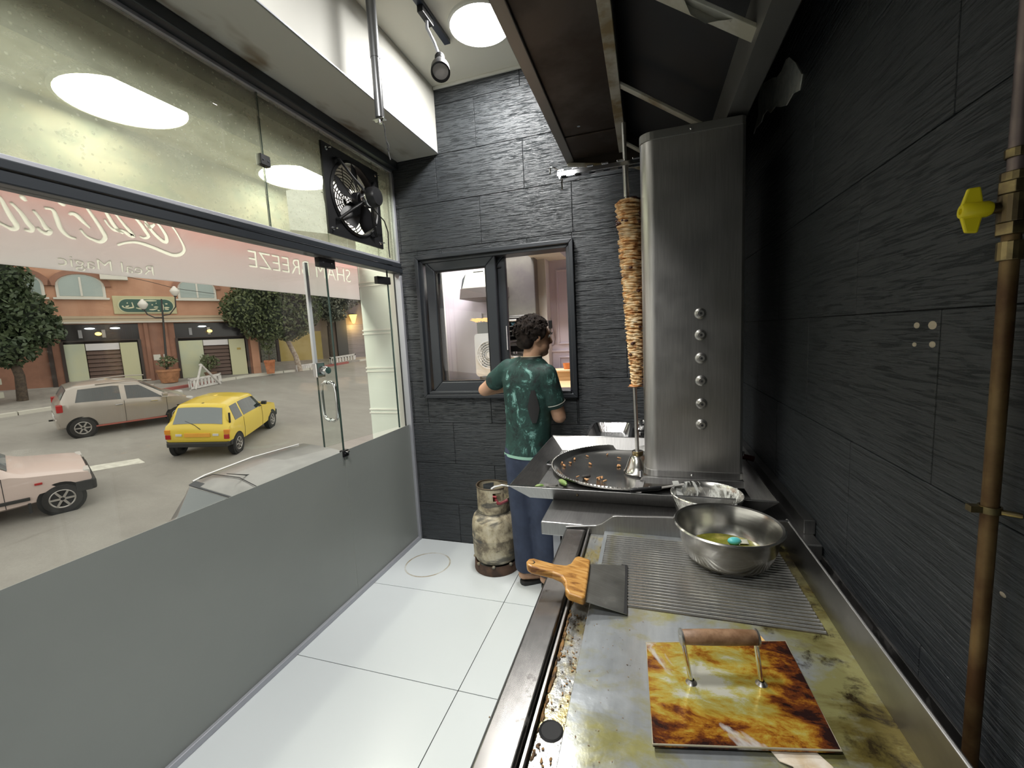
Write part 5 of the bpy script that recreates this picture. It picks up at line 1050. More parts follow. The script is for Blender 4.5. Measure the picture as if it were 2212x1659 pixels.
# --- terracotta building, local frame: x along the front, -y towards the street
OB = V(-23.7785, 11.5511, 0); DA = math.atan2(.8483, .5295)
FB = Matrix.Translation(OB) @ Matrix.Rotation(DA, 4, 'Z')
def fw(u, w, z): return FB @ V(u, -w, z)
def fbuild(mb, name, m_, parent=None, **k):
    o = mb.build(name, m_, **k); o.matrix_basis = FB
    if parent: o.parent = parent; o.matrix_parent_inverse = Matrix.Identity(4); o.matrix_basis = FB
    return o
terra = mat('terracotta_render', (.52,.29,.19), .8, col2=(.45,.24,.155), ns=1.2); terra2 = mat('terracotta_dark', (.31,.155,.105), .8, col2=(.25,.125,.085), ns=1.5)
stonec = mat('cornice_stone', (.46,.37,.26), .75); dark = mat('dark_brown', (.035,.022,.018), .5); cream2 = mat('cream_frame', (.62,.60,.54), .6)
shut = mat('brown_shutter', (.105,.060,.045), .5); pg = mat('pale_green_panel', (.45,.49,.38), .5, col2=(.52,.53,.36), ns=.8)
bd_ = bpy.data.objects.new('terracotta_building', None); COL.objects.link(bd_); tag(bd_, 'two storey terracotta building with shuttered shop fronts across the street', 'building')
def box_(x0, x1, w0, w1, z0, z1): return M().box(x0, x1, -w1, -w0, z0, z1)
# ground floor wall with two openings
gw = M()
for r in rect_minus((-9, 7.3, -1.5, 3.02), (-.02, 2.56, -1.5, 3.0)):
    for q in rect_minus(r, (3.86, 6.78, -1.5, 3.0)): gw.box(q[0], q[1], 0, .5, q[2], q[3])
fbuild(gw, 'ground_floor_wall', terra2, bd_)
fbuild(box_(-9, 7.3, -6, 0, 3.02, 9), 'upper_wall', terra, bd_)
fbuild(box_(-9, 7.4, 0, .20, 3.02, 3.10), 'cornice', mat('cornice_edge', (.56,.52,.46), .7), bd_)
fbuild(box_(-9, 7.4, 0, .13, 3.10, 3.20), 'cornice', stonec, bd_); fbuild(box_(-9, 7.4, 0, .10, 3.22, 3.34), 'cornice', stonec, bd_)
def archpts(u0, u1, z0, z1, n=14):
    rx = (u1-u0)/2; c = (u0+u1)/2; return [(u0, z0), (u1, z0)]+[(c+rx*math.cos(PI*i/n), z1-.0+ (z1-z0)*0 + rx*.62*math.sin(PI*i/n)) for i in range(n+1)]
pane_m = mat('sky_pane', (.30,.36,.34), .12, spec=.8)
for (u0, u1) in ((.22, 1.55), (4.28, 5.62), (-1.6, -.3)):
    P0 = archpts(u0-.10, u1+.10, 4.12, 4.72); P1 = archpts(u0, u1, 4.20, 4.68)
    fo = fbuild(M().prism([(u, -.02, z) for u, z in P0], (0, -.04, 0)), 'window_frame', cream2, bd_)
    o = M().prism([(u, -.055, z) for u, z in P1], (0, -.02, 0)).build('pane', pane_m); o.matrix_basis = FB; par(o, fo); o.matrix_parent_inverse = Matrix.Identity(4); o.matrix_basis = Matrix.Identity(4)
    o = M().box((u0+u1)/2-.035, (u0+u1)/2+.035, -.10, -.06, 4.20, 5.0).build('mullion', cream2); o.parent = fo
    fbuild(box_(u0-.2, u1+.2, 0, .16, 4.05, 4.13), 'window_sill', cream2, bd_)
    A0_ = [(u0+ (u1-u0)/2+ (.98)*math.cos(PI*i/12), 4.62+.98*.72*math.sin(PI*i/12)) for i in range(13)]; A1_ = [(u0+(u1-u0)/2+.76*math.cos(PI*i/12), 4.62+.76*.68*math.sin(PI*i/12)) for i in range(12, -1, -1)]
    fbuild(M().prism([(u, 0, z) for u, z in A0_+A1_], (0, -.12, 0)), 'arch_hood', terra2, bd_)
# shop fronts
for fi, (u0, u1, uA, uB, zt) in enumerate(((0.0, 2.5, .72, 1.82, 2.14), (3.88, 6.76, 4.92, 5.98, 2.12))):
    zb = gz(*fw(u0, 0, 0).xy)-.02; zb2 = gz(*fw(u1, 0, 0).xy)-.02
    fbuild(box_(u0-.05, u1+.08, -.45, -.40, -1.2, 3.02), 'recess_back', dark, bd_)
    hd_ = fbuild(box_(u0-.04, u1+.06, -.40, -.02, 2.24, 2.28), 'header', dark, bd_); fbuild(box_(u0-.04, u1+.06, -.42, -.30, 2.28, 3.0), 'dark_transom', mat('dark_glass%d' % fi, (.025,.022,.024), .15), bd_)
    for uu_ in (u0-.04, u1-.02): fbuild(box_(uu_, uu_+.10, -.30, .06, -1.2, 2.26), 'door_jamb', dark, bd_)
    fbuild(box_(u0+.06, uA-.02, -.05, .02, zb+.06, zt), 'door_panel', pg, bd_, bevel=.01)
    fbuild(box_(uB+.02, u1-.06, -.05, .02, zb2+.06, zt), 'door_panel', mat('pale_yellow_panel%d' % fi, (.52,.51,.33), .5), bd_, bevel=.01)
    fbuild(box_(uA, uB, -.10, -.05, 1.84, zt), 'shutter_box', mat('white_shutter_box%d' % fi, (.66,.64,.66), .5), bd_, bevel=.01)
    n_ = 9
    for k in range(n_):
        z0 = zb-.05+(1.84-zb+.05)*k/n_; z1 = zb-.05+(1.84-zb+.05)*(k+1)/n_
        fbuild(M().hexa([(uA, .08, z0), (uB, .08, z0), (uB, .16, z0), (uA, .16, z0)], [(uA, .13, z1-.025), (uB, .13, z1-.025), (uB, .16, z1-.025), (uA, .16, z1-.025)]), 'shutter_slat', shut, bd_)
    gl_ = emis('white_spot%d' % fi, (.9, .95, 1), 5); gy = emis('warm_bulb%d' % fi, (1, .62, .14), 4)
    for uu_ in ((.70, 1.52) if fi == 0 else (4.72,)):
        fbuild(M().ell((uu_+.25, -.05, 2.80), (.17, .05, .035), 14, 6), 'spot_lamp', gl_, bd_)
    fbuild(M().ell(((u0+u1)/2-.05 if fi == 0 else 5.25, -.08, 2.56), (.11, .07, .075), 12, 8), 'warm_bulb', gy, bd_)
    for uu_ in (u0+.55, u0+1.3): fbuild(box_(uu_, uu_+.12, -.28, -.2, 2.40, 2.75), 'lamp_stem', mat('grey_stem%d' % fi, (.3,.3,.32), .4), bd_)
fbuild(box_(6.32, 6.50, .02, .03, 1.55, 1.66), 'yellow_notice', mat('brass_notice', (.40,.30,.08), .5), bd_)
for uu_ in (2.95, 3.32): fbuild(box_(uu_, uu_+.26, 0, .03, 1.25, 1.52), 'wall_notice', cream2, bd_)
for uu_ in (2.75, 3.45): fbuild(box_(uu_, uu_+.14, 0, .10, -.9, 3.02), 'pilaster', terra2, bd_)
fbuild(box_(6.95, 7.30, 0, .12, -.6, 3.02), 'pilaster', terra, bd_)
fbuild(box_(-.42, -.28, 0, .10, -.9, 3.02), 'pilaster', dark, bd_)
fbuild(box_(1.55, 2.45, 0, .35, 4.92, 5.4), 'air_conditioner', cream2, bd_)
# oval sign
sgn_ = thing('oval_sign', 'green oval sign with pale script on a cream board on the terracotta front', 'sign', tuple(fw(2.95, .05, 3.8)))
def sub(mb, name, m_, root, **k): o = mb.build(name, m_, **k); o.matrix_basis = FB; par2(o, root); return o
def par2(o, root):
    mw_ = o.matrix_basis.copy(); o.parent = root; o.matrix_parent_inverse = WM(root).inverted(); o.matrix_basis = mw_
sub(box_(1.82, 4.06, 0, .05, 3.42, 4.24), 'board', mat('cream_board', (.50,.46,.28), .6), sgn_, bevel=.02)
def stadium(c, w, h, n=12):
    r = h/2; P = []
    for s_, a0 in ((1, -PI/2), (-1, PI/2)):
        for k in range(n+1): a = a0+PI*k/n; P.append((c[0]+s_*(w/2-r)+r*math.cos(a), c[1]+r*math.sin(a)))
    return P
sub(M().prism([(u, -.05, z) for u, z in stadium((2.98, 3.80), 2.02, .66)], (0, -.02, 0)), 'rim', mat('sign_rim', (.56,.55,.36), .6), sgn_)
sub(M().prism([(u, -.07, z) for u, z in stadium((2.98, 3.80), 1.92, .58)], (0, -.01, 0)), 'green_oval', mat('sign_green', (.035,.095,.075), .5), sgn_)
AR = [[(2.16,3.72),(2.3,3.69),(2.48,3.72),(2.5,3.76),(2.47,3.95)],[(2.24,3.78),(2.28,3.76),(2.36,3.8)],[(2.29,3.92),(2.33,3.91)],[(2.92,4.03),(3.13,4.03),(3.35,4.03)],[(3.15,3.84),(3.2,3.84)],[(3.31,3.92),(3.34,3.91)],[(3.05,3.62),(3.19,3.62),(3.35,3.67)],[(3.22,3.73),(3.3,3.74),(3.38,3.74)],[(3.34,3.58),(3.42,3.57)],[(3.54,3.9),(3.56,3.8),(3.55,3.6)],[(3.65,3.89),(3.74,3.89)],[(3.6,3.71),(3.69,3.72),(3.79,3.71)],[(3.61,3.65),(3.76,3.63)],[(2.16,3.72),(2.13,3.8)],[(2.59,3.7),(2.75,3.66),(2.86,3.74)]]
am_ = M()
for s_ in AR: ribbon(am_, s_, .032, lambda p, d: (p[0], -.082, p[1]))
sub(am_, 'script', mat('sign_script', (.62,.60,.42), .6), sgn_)
# street lamp with two globes
sl0 = fw(3.33, .75, 0); zg = gz(sl0.x, sl0.y)+.1
lp_ = thing('street_lamp', 'dark street lamp with two white globes before the oval sign', 'lamp', (sl0.x, sl0.y, zg))
iron = mat('dark_iron', (.03,.028,.027), .5)
def fp(u, w, z): return tuple(fw(u, w, z))
M().tube([fp(3.33, .75, zg), fp(3.42, .75, 2), fp(3.50, .75, 3.6), fp(3.52, .75, 4.05)], [.055, .045, .035, .03], 10).build('post', iron, lp_, smooth=50)
M().cyl(fp(3.33, .75, zg), fp(3.335, .75, zg+.35), .10, .07, 14).build('base', iron, lp_, smooth=40)
M().tube([fp(3.49, .75, 3.2), fp(3.2, .75, 3.2), fp(2.95, .75, 3.35), fp(2.86, .75, 3.58)], .025, 8).build('arm', iron, lp_, smooth=60)
M().tube([fp(3.50, .75, 3.3), fp(3.75, .75, 3.35), fp(4.0, .75, 3.7), fp(4.03, .75, 4.15)], .025, 8).build('arm', iron, lp_, smooth=60)
gw_ = mat('opal_globe', (.70,.67,.62), .35)
for (u, z) in ((2.84, 3.58), (4.04, 4.20)):
    g_ = M().lathe([(.05, 0), (.11, .05), (.185, .19), (.185, .25), (.13, .33), (.12, .35), (.07, .40), (.05, .44), (0, .46)], fp(u, .75, z), 20).build('globe', gw_, lp_, smooth=50)
    M().lathe([(.0, -.05), (.06, -.04), (.055, .01)], fp(u, .75, z), 14).build('cup', iron, g_, smooth=40)
wr_ = M().tube([fp(2.3, .3, 5.1), fp(3.2, .5, 4.85), fp(4.1, .7, 4.55), fp(5.6, .6, 4.35)], .012, 5).build('overhead_wire', iron); tag(wr_, 'thin dark wire strung across the terracotta upper wall', 'wire')
# second row set back: yellow wall, dark tiled strip, grey building with sconce
b2_ = bpy.data.objects.new('set_back_building', None); COL.objects.link(b2_); tag(b2_, 'dim grey brown building set back beyond the big tree', 'building')
W4 = -4
fbuild(box_(7.45, 26, W4-4, W4, -1, 9), 'wall', mat('dim_wall', (.20,.16,.135), .8, col2=(.25,.20,.16), ns=.7), b2_)
fbuild(box_(9.15, 11.75, W4, W4+.05, -.5, 2.52), 'yellow_panel', mat('ochre_wall', (.44,.34,.10), .7, col2=(.50,.40,.16), ns=1.2), b2_)
fbuild(box_(8.1, 8.95, W4, W4+.06, -.5, 2.45), 'tiled_strip', mat('dark_tiles', (.05,.055,.045), .4, col2=(.20,.20,.15), ns=14), b2_)
fbuild(box_(9.0, 9.15, W4, W4+.10, -.5, 2.6), 'door_jamb', dark, b2_)
fbuild(box_(12.75, 13.45, W4, W4+.2, -.5, 4.2), 'dark_pilaster', mat('dark_pillar', (.06,.06,.06), .6), b2_)
fbuild(box_(13.45, 16.5, W4, W4+.05, -.3, 2.9), 'dark_shutter', mat('dim_shutter', (.14,.125,.125), .5, col2=(.19,.17,.17), ns=4, stretch=(.2, 1, 6)), b2_)
sco = thing('wall_sconce', 'glowing amber wall lantern on the dim set back building', 'lamp', fp(13.96, W4+.2, 3.3))
sub(M().lathe([(.30, .22), (.27, .22), (.10, -.35), (.03, -.40), (0, -.40)], (13.96, -(W4+.25), 3.35), 10), 'shade', emis('amber_glow', (1, .58, .12), 3.2), sco)
sub(box_(13.90, 14.02, W4, W4+.2, 3.55, 3.65), 'bracket', iron, sco)
sub(M().lathe([(0, .34), (.30, .235), (.30, .22), (0, .22)], (13.96, -(W4+.25), 3.35), 10), 'cap', iron, sco)
pl_ = bpy.data.lights.new('sconce_light', 'POINT'); pl_.energy = 60; pl_.color = (1, .62, .2); pl_.shadow_soft_size = .1
po = bpy.data.objects.new('sconce_light', pl_); COL.objects.link(po); po.location = fp(13.96, W4+.6, 2.75)
# --- trees
def tree(name, lab, trunk, clumps, n, leafs, cols, seed, tm_):
    r_ = np.random.RandomState(seed); root = thing(name, lab, 'tree', trunk[0], 'street trees across the road')
    M().tube(trunk, [.16, .14, .12, .10][:len(trunk)], 10).build('trunk', tm_, root, smooth=60)
    bb = M()
    for c_, rad in clumps: bb.tube([trunk[-1], V(*trunk[-1]).lerp(V(*c_), .6)+V(0, 0, .1), c_], [.07, .04, .015], 6)
    bb.build('branches', tm_, root, smooth=60)
    vs = []; fs = []; tot = sum(r[0]*r[2] for _, r in clumps)
    for c_, rad in clumps:
        k = int(n*rad[0]*rad[2]/tot); d = r_.normal(size=(k, 3)); d /= np.linalg.norm(d, axis=1)[:, None]; rr = r_.uniform(.55, 1.05, k)[:, None]**.6
        P_ = np.array(c_)+d*rr*np.array(rad); u = r_.normal(size=(k, 3)); u /= np.linalg.norm(u, axis=1)[:, None]; w = np.cross(u, r_.normal(size=(k, 3))); w /= np.linalg.norm(w, axis=1)[:, None]; s_ = r_.uniform(.6, 1.3, k)[:, None]*leafs
        for q in (P_-u*s_, P_+w*s_*.5, P_+u*s_, P_-w*s_*.5): vs.append(q)
    k = len(vs)//4 if False else None
    V4 = []; 
    i = 0; out = []
    while i < len(vs): out.append(np.stack(vs[i:i+4], 1).reshape(-1, 3)); i += 4
    V4 = np.concatenate(out); F4 = [(4*j, 4*j+1, 4*j+2, 4*j+3) for j in range(len(V4)//4)]
    mb = M(); mb.v = [tuple(p) for p in V4]; mb.f = F4
    m_ = mat(name+'_leaf%d' % seed, cols[0], .55, col2=cols[1], ns=2.5, lo=.35, hi=.65); o = mb.build('foliage', m_, root, kind='stuff')
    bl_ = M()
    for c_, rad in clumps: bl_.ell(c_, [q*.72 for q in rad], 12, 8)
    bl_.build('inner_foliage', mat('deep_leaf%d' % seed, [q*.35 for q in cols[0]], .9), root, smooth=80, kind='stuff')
    return root
bark = mat('bark', (.10,.075,.055), .9, col2=(.06,.045,.035), ns=12); wbark = mat('limewashed_bark', (.46,.40,.33), .9, col2=(.28,.22,.17), ns=9)
tb0 = fw(-.95, 2.6, 0); zt_ = gz(tb0.x, tb0.y)
tree('street_tree', 'dense dark tree by the street edge, before the blank terracotta wall', [(tb0.x, tb0.y, zt_), (tb0.x+.1, tb0.y, 1.0), (tb0.x+.1, tb0.y-.2, 2.2)],
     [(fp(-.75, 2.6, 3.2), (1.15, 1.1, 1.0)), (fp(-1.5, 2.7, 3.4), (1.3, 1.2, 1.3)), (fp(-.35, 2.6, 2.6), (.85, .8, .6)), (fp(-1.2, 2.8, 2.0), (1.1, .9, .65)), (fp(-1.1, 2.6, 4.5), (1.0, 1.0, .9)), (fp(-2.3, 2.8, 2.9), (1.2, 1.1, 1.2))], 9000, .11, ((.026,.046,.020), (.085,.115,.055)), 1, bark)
t2 = fw(9.3, -.2, 0); zt2 = gz(t2.x, t2.y)
tree('street_tree', 'broad trimmed green tree with a limewashed trunk right of the shop fronts', [(t2.x, t2.y, zt2), (t2.x-.1, t2.y-.1, 1.0), (t2.x-.3, t2.y-.4, 2.0)],
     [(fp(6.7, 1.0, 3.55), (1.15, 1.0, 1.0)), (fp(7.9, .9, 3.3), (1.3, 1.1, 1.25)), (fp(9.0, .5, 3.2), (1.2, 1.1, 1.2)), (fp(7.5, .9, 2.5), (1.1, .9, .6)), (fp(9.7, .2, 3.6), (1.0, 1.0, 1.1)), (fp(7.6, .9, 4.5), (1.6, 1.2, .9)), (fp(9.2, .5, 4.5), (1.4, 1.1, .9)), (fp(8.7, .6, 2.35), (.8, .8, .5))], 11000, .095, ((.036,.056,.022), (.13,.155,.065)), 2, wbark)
t3 = fw(12.0, -2.9, 0)
tree('street_tree', 'grey green tree in the shade behind the door glass', [(t3.x, t3.y, gz(t3.x, t3.y)), (t3.x, t3.y, 1.8), (t3.x, t3.y, 2.8)],
     [(fp(11.6, -2.6, 4.3), (1.1, 1.0, .9)), (fp(12.8, -2.8, 4.6), (1.2, 1.0, .9)), (fp(12.2, -2.6, 3.6), (.9, .9, .6)), (fp(14.0, -3.2, 5.0), (1.2, 1.0, .8))], 4500, .10, ((.07,.085,.06), (.16,.165,.12)), 3, bark)
# --- pots
def pot(u, w, r, h, lab, plant, col_, square=False):
    p = fw(u, w, 0); z = gz(p.x, p.y)+.10; root = thing('potted_plant', lab, 'plant', (p.x, p.y, z))
    M().lathe([(r*.72, 0), (r*.9, h*.5), (r, h*.80), (r*1.08, h*.84), (r*1.08, h), (r*.95, h), (r*.9, h*.9), (0, h*.88)], (p.x, p.y, z), 4 if square else 24).build('pot', mat('pot%d' % int(u*10), col_, .7, col2=tuple(c*.7 for c in col_), ns=6), root, smooth=30)
    r_ = np.random.RandomState(int(u*10)); mb = M()
    M().tube([(p.x, p.y, z+h*.85), (p.x+.02, p.y, z+h+plant[1]*.5), (p.x, p.y+.02, z+h+plant[1]*.8)], [.03, .022, .012], 6).build('stem', bark, root, smooth=60)
    for k in range(plant[0]):
        d = r_.normal(size=3); d /= np.linalg.norm(d); q = np.array((p.x, p.y, z+h+plant[1]*.58))+d*np.array((plant[2], plant[2], plant[1]*.45))*r_.uniform(.5, 1); u_ = r_.normal(size=3); u_ /= np.linalg.norm(u_); w_ = np.cross(u_, r_.normal(size=3)); w_ /= np.linalg.norm(w_); s_ = .09*r_.uniform(.6, 1.3)
        mb.add([tuple(q-u_*s_), tuple(q+w_*s_*.45), tuple(q+u_*s_), tuple(q-w_*s_*.45)], [(0, 1, 2, 3)])
    mb.build('foliage', mat('pot_leaf%d' % int(u*10), (.07,.10,.045), .6, col2=(.17,.19,.10), ns=6), root, kind='stuff'); return root
pot(3.39, 1.0, .42, .62, 'round terracotta pot with a small bush between the two shop fronts', (160, .62, .40), (.42,.20,.10))
pot(7.68, .45, .34, .72, 'square orange pot with a young tree near the big street tree', (300, 1.75, .42), (.46,.17,.075), True)
pot(5.02, .55, .25, .30, 'bushy plant in a low pot behind the white barrier frame', (240, .85, .42), (.25,.15,.10))
# --- white barriers
wpn = mat('white_barrier_paint', (.62,.60,.58), .6, col2=(.50,.48,.46), ns=5)
def barrier(a, b_, h, lab, slats=True, zo=0):
    a, b_ = V(*a), V(*b_); za, zb_ = gz(a.x, a.y)+zo, gz(b_.x, b_.y)+zo; root = thing('white_barrier', lab, 'barrier', (a.x, a.y, za)); d = b_-a; n_ = V(-d.y, d.x, 0).normalized()*.02
    def brd(u0, u1, z0, z1, name):
        p, q = a+d*u0, a+d*u1; zp, zq = za+(zb_-za)*u0, za+(zb_-za)*u1
        M().hexa([(p.x-n_.x, p.y-n_.y, zp+z0), (q.x-n_.x, q.y-n_.y, zq+z0), (q.x+n_.x, q.y+n_.y, zq+z0), (p.x+n_.x, p.y+n_.y, zp+z0)], [(p.x-n_.x, p.y-n_.y, zp+z1), (q.x-n_.x, q.y-n_.y, zq+z1), (q.x+n_.x, q.y+n_.y, zq+z1), (p.x+n_.x, p.y+n_.y, zp+z1)]).build(name, wpn, root)
    brd(0, 1, h-.10, h, 'top_rail'); brd(0, 1, .02, .12, 'bottom_rail')
    N_ = 9
    for k in range(N_): u0 = k/N_+.012; brd(u0, u0+(.062 if slats else .098), .10, h-.08, 'slat')
    for u0 in (0, .965): brd(u0, u0+.035, 0, h+.02, 'post')
    return root
fA, fB_ = fw(3.98, 2.85, 0), fw(5.30, 1.75, 0)
ba = barrier((fA.x, fA.y, 0), (fB_.x, fB_.y, 0), .50, 'white slatted barrier with a tall triangular frame in front of the shop fronts')
mid = (fA+fB_)/2; dz = gz(mid.x, mid.y); dd = (fB_-fA).normalized(); nn = V(-dd.y, dd.x, 0)
ap = V(mid.x-dd.x*.15, mid.y-dd.y*.15, dz+1.02)
for s_, q in ((-1, fA+dd*.25), (1, fB_-dd*.12)):
    M().tube([V(q.x, q.y, gz(q.x, q.y))-nn*.05, ap-nn*.03], .045, 6).build('frame_leg', wpn, ba)
M().ell(ap, (.08, .08, .06), 8, 5).build('apex', wpn, ba)
barrier((-19.05, 19.30, 0), (-18.95, 20.7, 0), .36, 'low white board barrier at the foot of the limewashed tree', False)
barrier((-19.0, 22.0, 0), (-19.0, 24.5, 0), .52, 'long white barrier further up the road behind the door glass', True)
mo_ = thing('motorbike', 'dim parked motorbike by the far wall behind the door glass', 'motorbike', (-19.8, 26.2, gz(-19.8, 26.2)+.1))
zz = gz(-19.8, 26.2)+.1
for dx in (-.55, .55): M().lathe([(.22, -.05), (.30, -.05), (.30, .05), (.22, .05), (.22, -.05)], (-19.8+dx*.3, 26.2+dx, zz+.3), 18, ax=(1, -.3, 0)).build('wheel', K['rubber'], mo_, smooth=40)
M().tube([(-19.95, 25.7, zz+.5), (-19.85, 26.0, zz+.75), (-19.75, 26.4, zz+.72), (-19.65, 26.7, zz+.9)], [.06, .14, .13, .05], 8).build('frame_body', mat('bike_grey', (.12,.12,.13), .4), mo_, smooth=60)
M().ell((-19.62, 26.78, zz+.95), (.10, .08, .10), 10, 8).build('headlamp', K['chrome'], mo_, smooth=60)
# stone pillar at the edge and dark street furniture
st_ = thing('stone_pier', 'low pale stone block pier at the street edge under the dark tree', 'pier', tuple(fw(-1.75, 3.2, -.1)))
for k in range(4):
    for j in range(2): q = fw(-1.95+.33*j+(.14 if k % 2 else 0), 3.2, 0); M().box(q.x-.17, q.x+.17, q.y-.17, q.y+.17, gz(q.x, q.y)+.1+.24*k, gz(q.x, q.y)+.325+.24*k).build('stone', mat('pale_stone%d%d' % (k, j), (.40-.03*(k % 2), .36, .30), .9), st_, bevel=.02)

# --- cars
tyre = mat('tyre', (.020,.019,.019), .8); rim_m = mat('wheel_rim', (.42,.40,.38), .35, .6); win_m = mat('car_glass', (.020,.026,.028), .06, spec=.9); rwin_m = mat('sky_tinted_car_glass', (.13,.155,.165), .08, spec=1)  # rwin_m: pale base colour stands in for sky reflected in rear glass and windscreens
darkarch = mat('wheel_arch', (.008,.008,.008), .9)
def car(name, lab, Lc, stn, wheels, wr, paint, glassx, win, extra, pos, head, front=None, group=None):
    """stn: (x, zlow, zbelt, ztop, half low, half belt, half top), x from the tail; local x forward"""
    root = thing(name, lab, 'car', (0, 0, 0), group); X_ = [s[0] for s in stn]
    def sec(x): return [float(np.interp(x, X_, [s[i] for s in stn])) for i in range(1, 7)]
    def half(x):
        zl, zb, zt, wl_, wb__, wt = sec(x); zb = min(zb, zt-.02)
        return [(wl_*.90, zl), (wl_, zl+.05), (wb__*1.005, zl+(zb-zl)*.45), (wb__, zl+(zb-zl)*.72), (wb__*.985, zb), (wt, zt-.035*(1 if zt-zb > .1 else .3)), (wt*.9, zt), (wt*.45, zt+.018), (0, zt+.022)]
    xs_ = sorted(set(X_+[x for x in np.linspace(X_[0], X_[-1], 26).tolist()])); rings = []
    for x in xs_:
        h = half(x); rings.append([(x, w, z) for w, z in h]+[(x, -w, z) for w, z in h[-2::-1]])
    M().loft(rings).build('body', paint, root, smooth=38)
    def side(x, f, s_, off): h = half(x); a, b__ = h[4], h[5]; return (x, s_*(a[0]+(b__[0]-a[0])*f+off), a[1]+(b__[1]-a[1])*f)
    for s_ in (1, -1):
        for (xa0, xa1, xb0, xb1) in win:      # bottom x range, top x range
            n = 6; lo_ = [side(xa0+(xa1-xa0)*k/n, .08, s_, .006) for k in range(n+1)]; hi_ = [side(xb0+(xb1-xb0)*k/n, .90, s_, .006) for k in range(n+1)]
            lo2 = [(p[0], p[1]-s_*.02, p[2]) for p in lo_]; hi2 = [(p[0], p[1]-s_*.02, p[2]) for p in hi_]
            mbw = M()
            for k in range(n): mbw.hexa([lo_[k], lo_[k+1], hi_[k+1], hi_[k]], [lo2[k], lo2[k+1], hi2[k+1], hi2[k]])
            mbw.build('side_window', win_m, root)
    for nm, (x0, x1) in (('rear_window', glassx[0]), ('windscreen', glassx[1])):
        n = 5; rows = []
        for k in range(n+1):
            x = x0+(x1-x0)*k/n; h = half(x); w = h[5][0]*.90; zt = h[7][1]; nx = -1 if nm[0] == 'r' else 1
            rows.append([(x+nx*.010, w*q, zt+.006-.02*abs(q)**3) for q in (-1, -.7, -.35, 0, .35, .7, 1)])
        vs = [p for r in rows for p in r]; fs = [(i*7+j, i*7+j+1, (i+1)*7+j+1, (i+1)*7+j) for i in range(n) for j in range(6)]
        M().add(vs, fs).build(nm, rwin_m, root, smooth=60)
    for xw in wheels:
        for s_ in (1, -1):
            hw = sec(xw)[4]; yo = s_*(hw+.004)
            M().cyl((xw, s_*(hw-.10), wr), (xw, yo, wr), wr*1.16, n=28).build('wheel_arch', darkarch, root)
            w_ = M().lathe([(wr*.62, -.17), (wr*.95, -.17), (wr, -.13), (wr, -.02), (wr*.94, .012), (wr*.66, .016), (wr*.62, 0)], (xw, yo, wr), 30, ax=(0, s_, 0)).build('wheel', tyre, root, smooth=40)
            rm = M().lathe([(wr*.64, .010), (wr*.60, .016), (wr*.52, -.01), (0, -.02)], (xw, yo, wr), 30, ax=(0, s_, 0)).build('rim', rim_m, w_, smooth=40)
            for k in range(6):
                a = 2*PI*k/6; c_, sn = math.cos(a), math.sin(a)
                M().hexa([(xw+wr*(.1*c_-.07*sn), yo, wr+wr*(.1*sn+.07*c_)), (xw+wr*(.60*c_-.055*sn), yo, wr+wr*(.60*sn+.055*c_)), (xw+wr*(.60*c_+.055*sn), yo, wr+wr*(.60*sn-.055*c_)), (xw+wr*(.1*c_+.07*sn), yo, wr+wr*(.1*sn-.07*c_))],
                         [(xw+wr*(.1*c_-.07*sn), yo+s_*.014, wr+wr*(.1*sn+.07*c_)), (xw+wr*(.60*c_-.055*sn), yo+s_*.016, wr+wr*(.60*sn+.055*c_)), (xw+wr*(.60*c_+.055*sn), yo+s_*.016, wr+wr*(.60*sn-.055*c_)), (xw+wr*(.1*c_+.07*sn), yo+s_*.014, wr+wr*(.1*sn-.07*c_))]).build('spoke', rim_m, w_)
    extra(root, half, sec)
    # place: stand on the sloping road, heading vector given
    f = V(head[0], head[1], 0).normalized(); up = gn_; f = (f-up*f.dot(up)).normalized(); l = up.cross(f)
    root.matrix_basis = Matrix.Translation((pos[0], pos[1], gz(pos[0], pos[1]))) @ Matrix((f, l, up)).transposed().to_4x4() @ Matrix.Translation((-wheels[0], 0, 0))
    return root
blkp = mat('black_bumper', (.018,.018,.018), .55); redl = mat('red_lens', (.35,.02,.02), .25); oral = mat('orange_lens', (.62,.24,.03), .3); clr = mat('clear_lens', (.55,.54,.52), .15)
def cb(root, name, m_, x0, x1, y0, y1, z0, z1, bev=.01): return M().box(x0, x1, y0, y1, z0, z1).build(name, m_, root, bevel=bev)
def door_lines(root, half, xs_, z0=.30):
    for x in xs_:
        for s_ in (1, -1):
            h = half(x); P = [(x, s_*(p[0]+.002), p[1]) for p in h[1:5]]; M().tube(P, .005, 4).build('door_seam', K['blackm'], root)
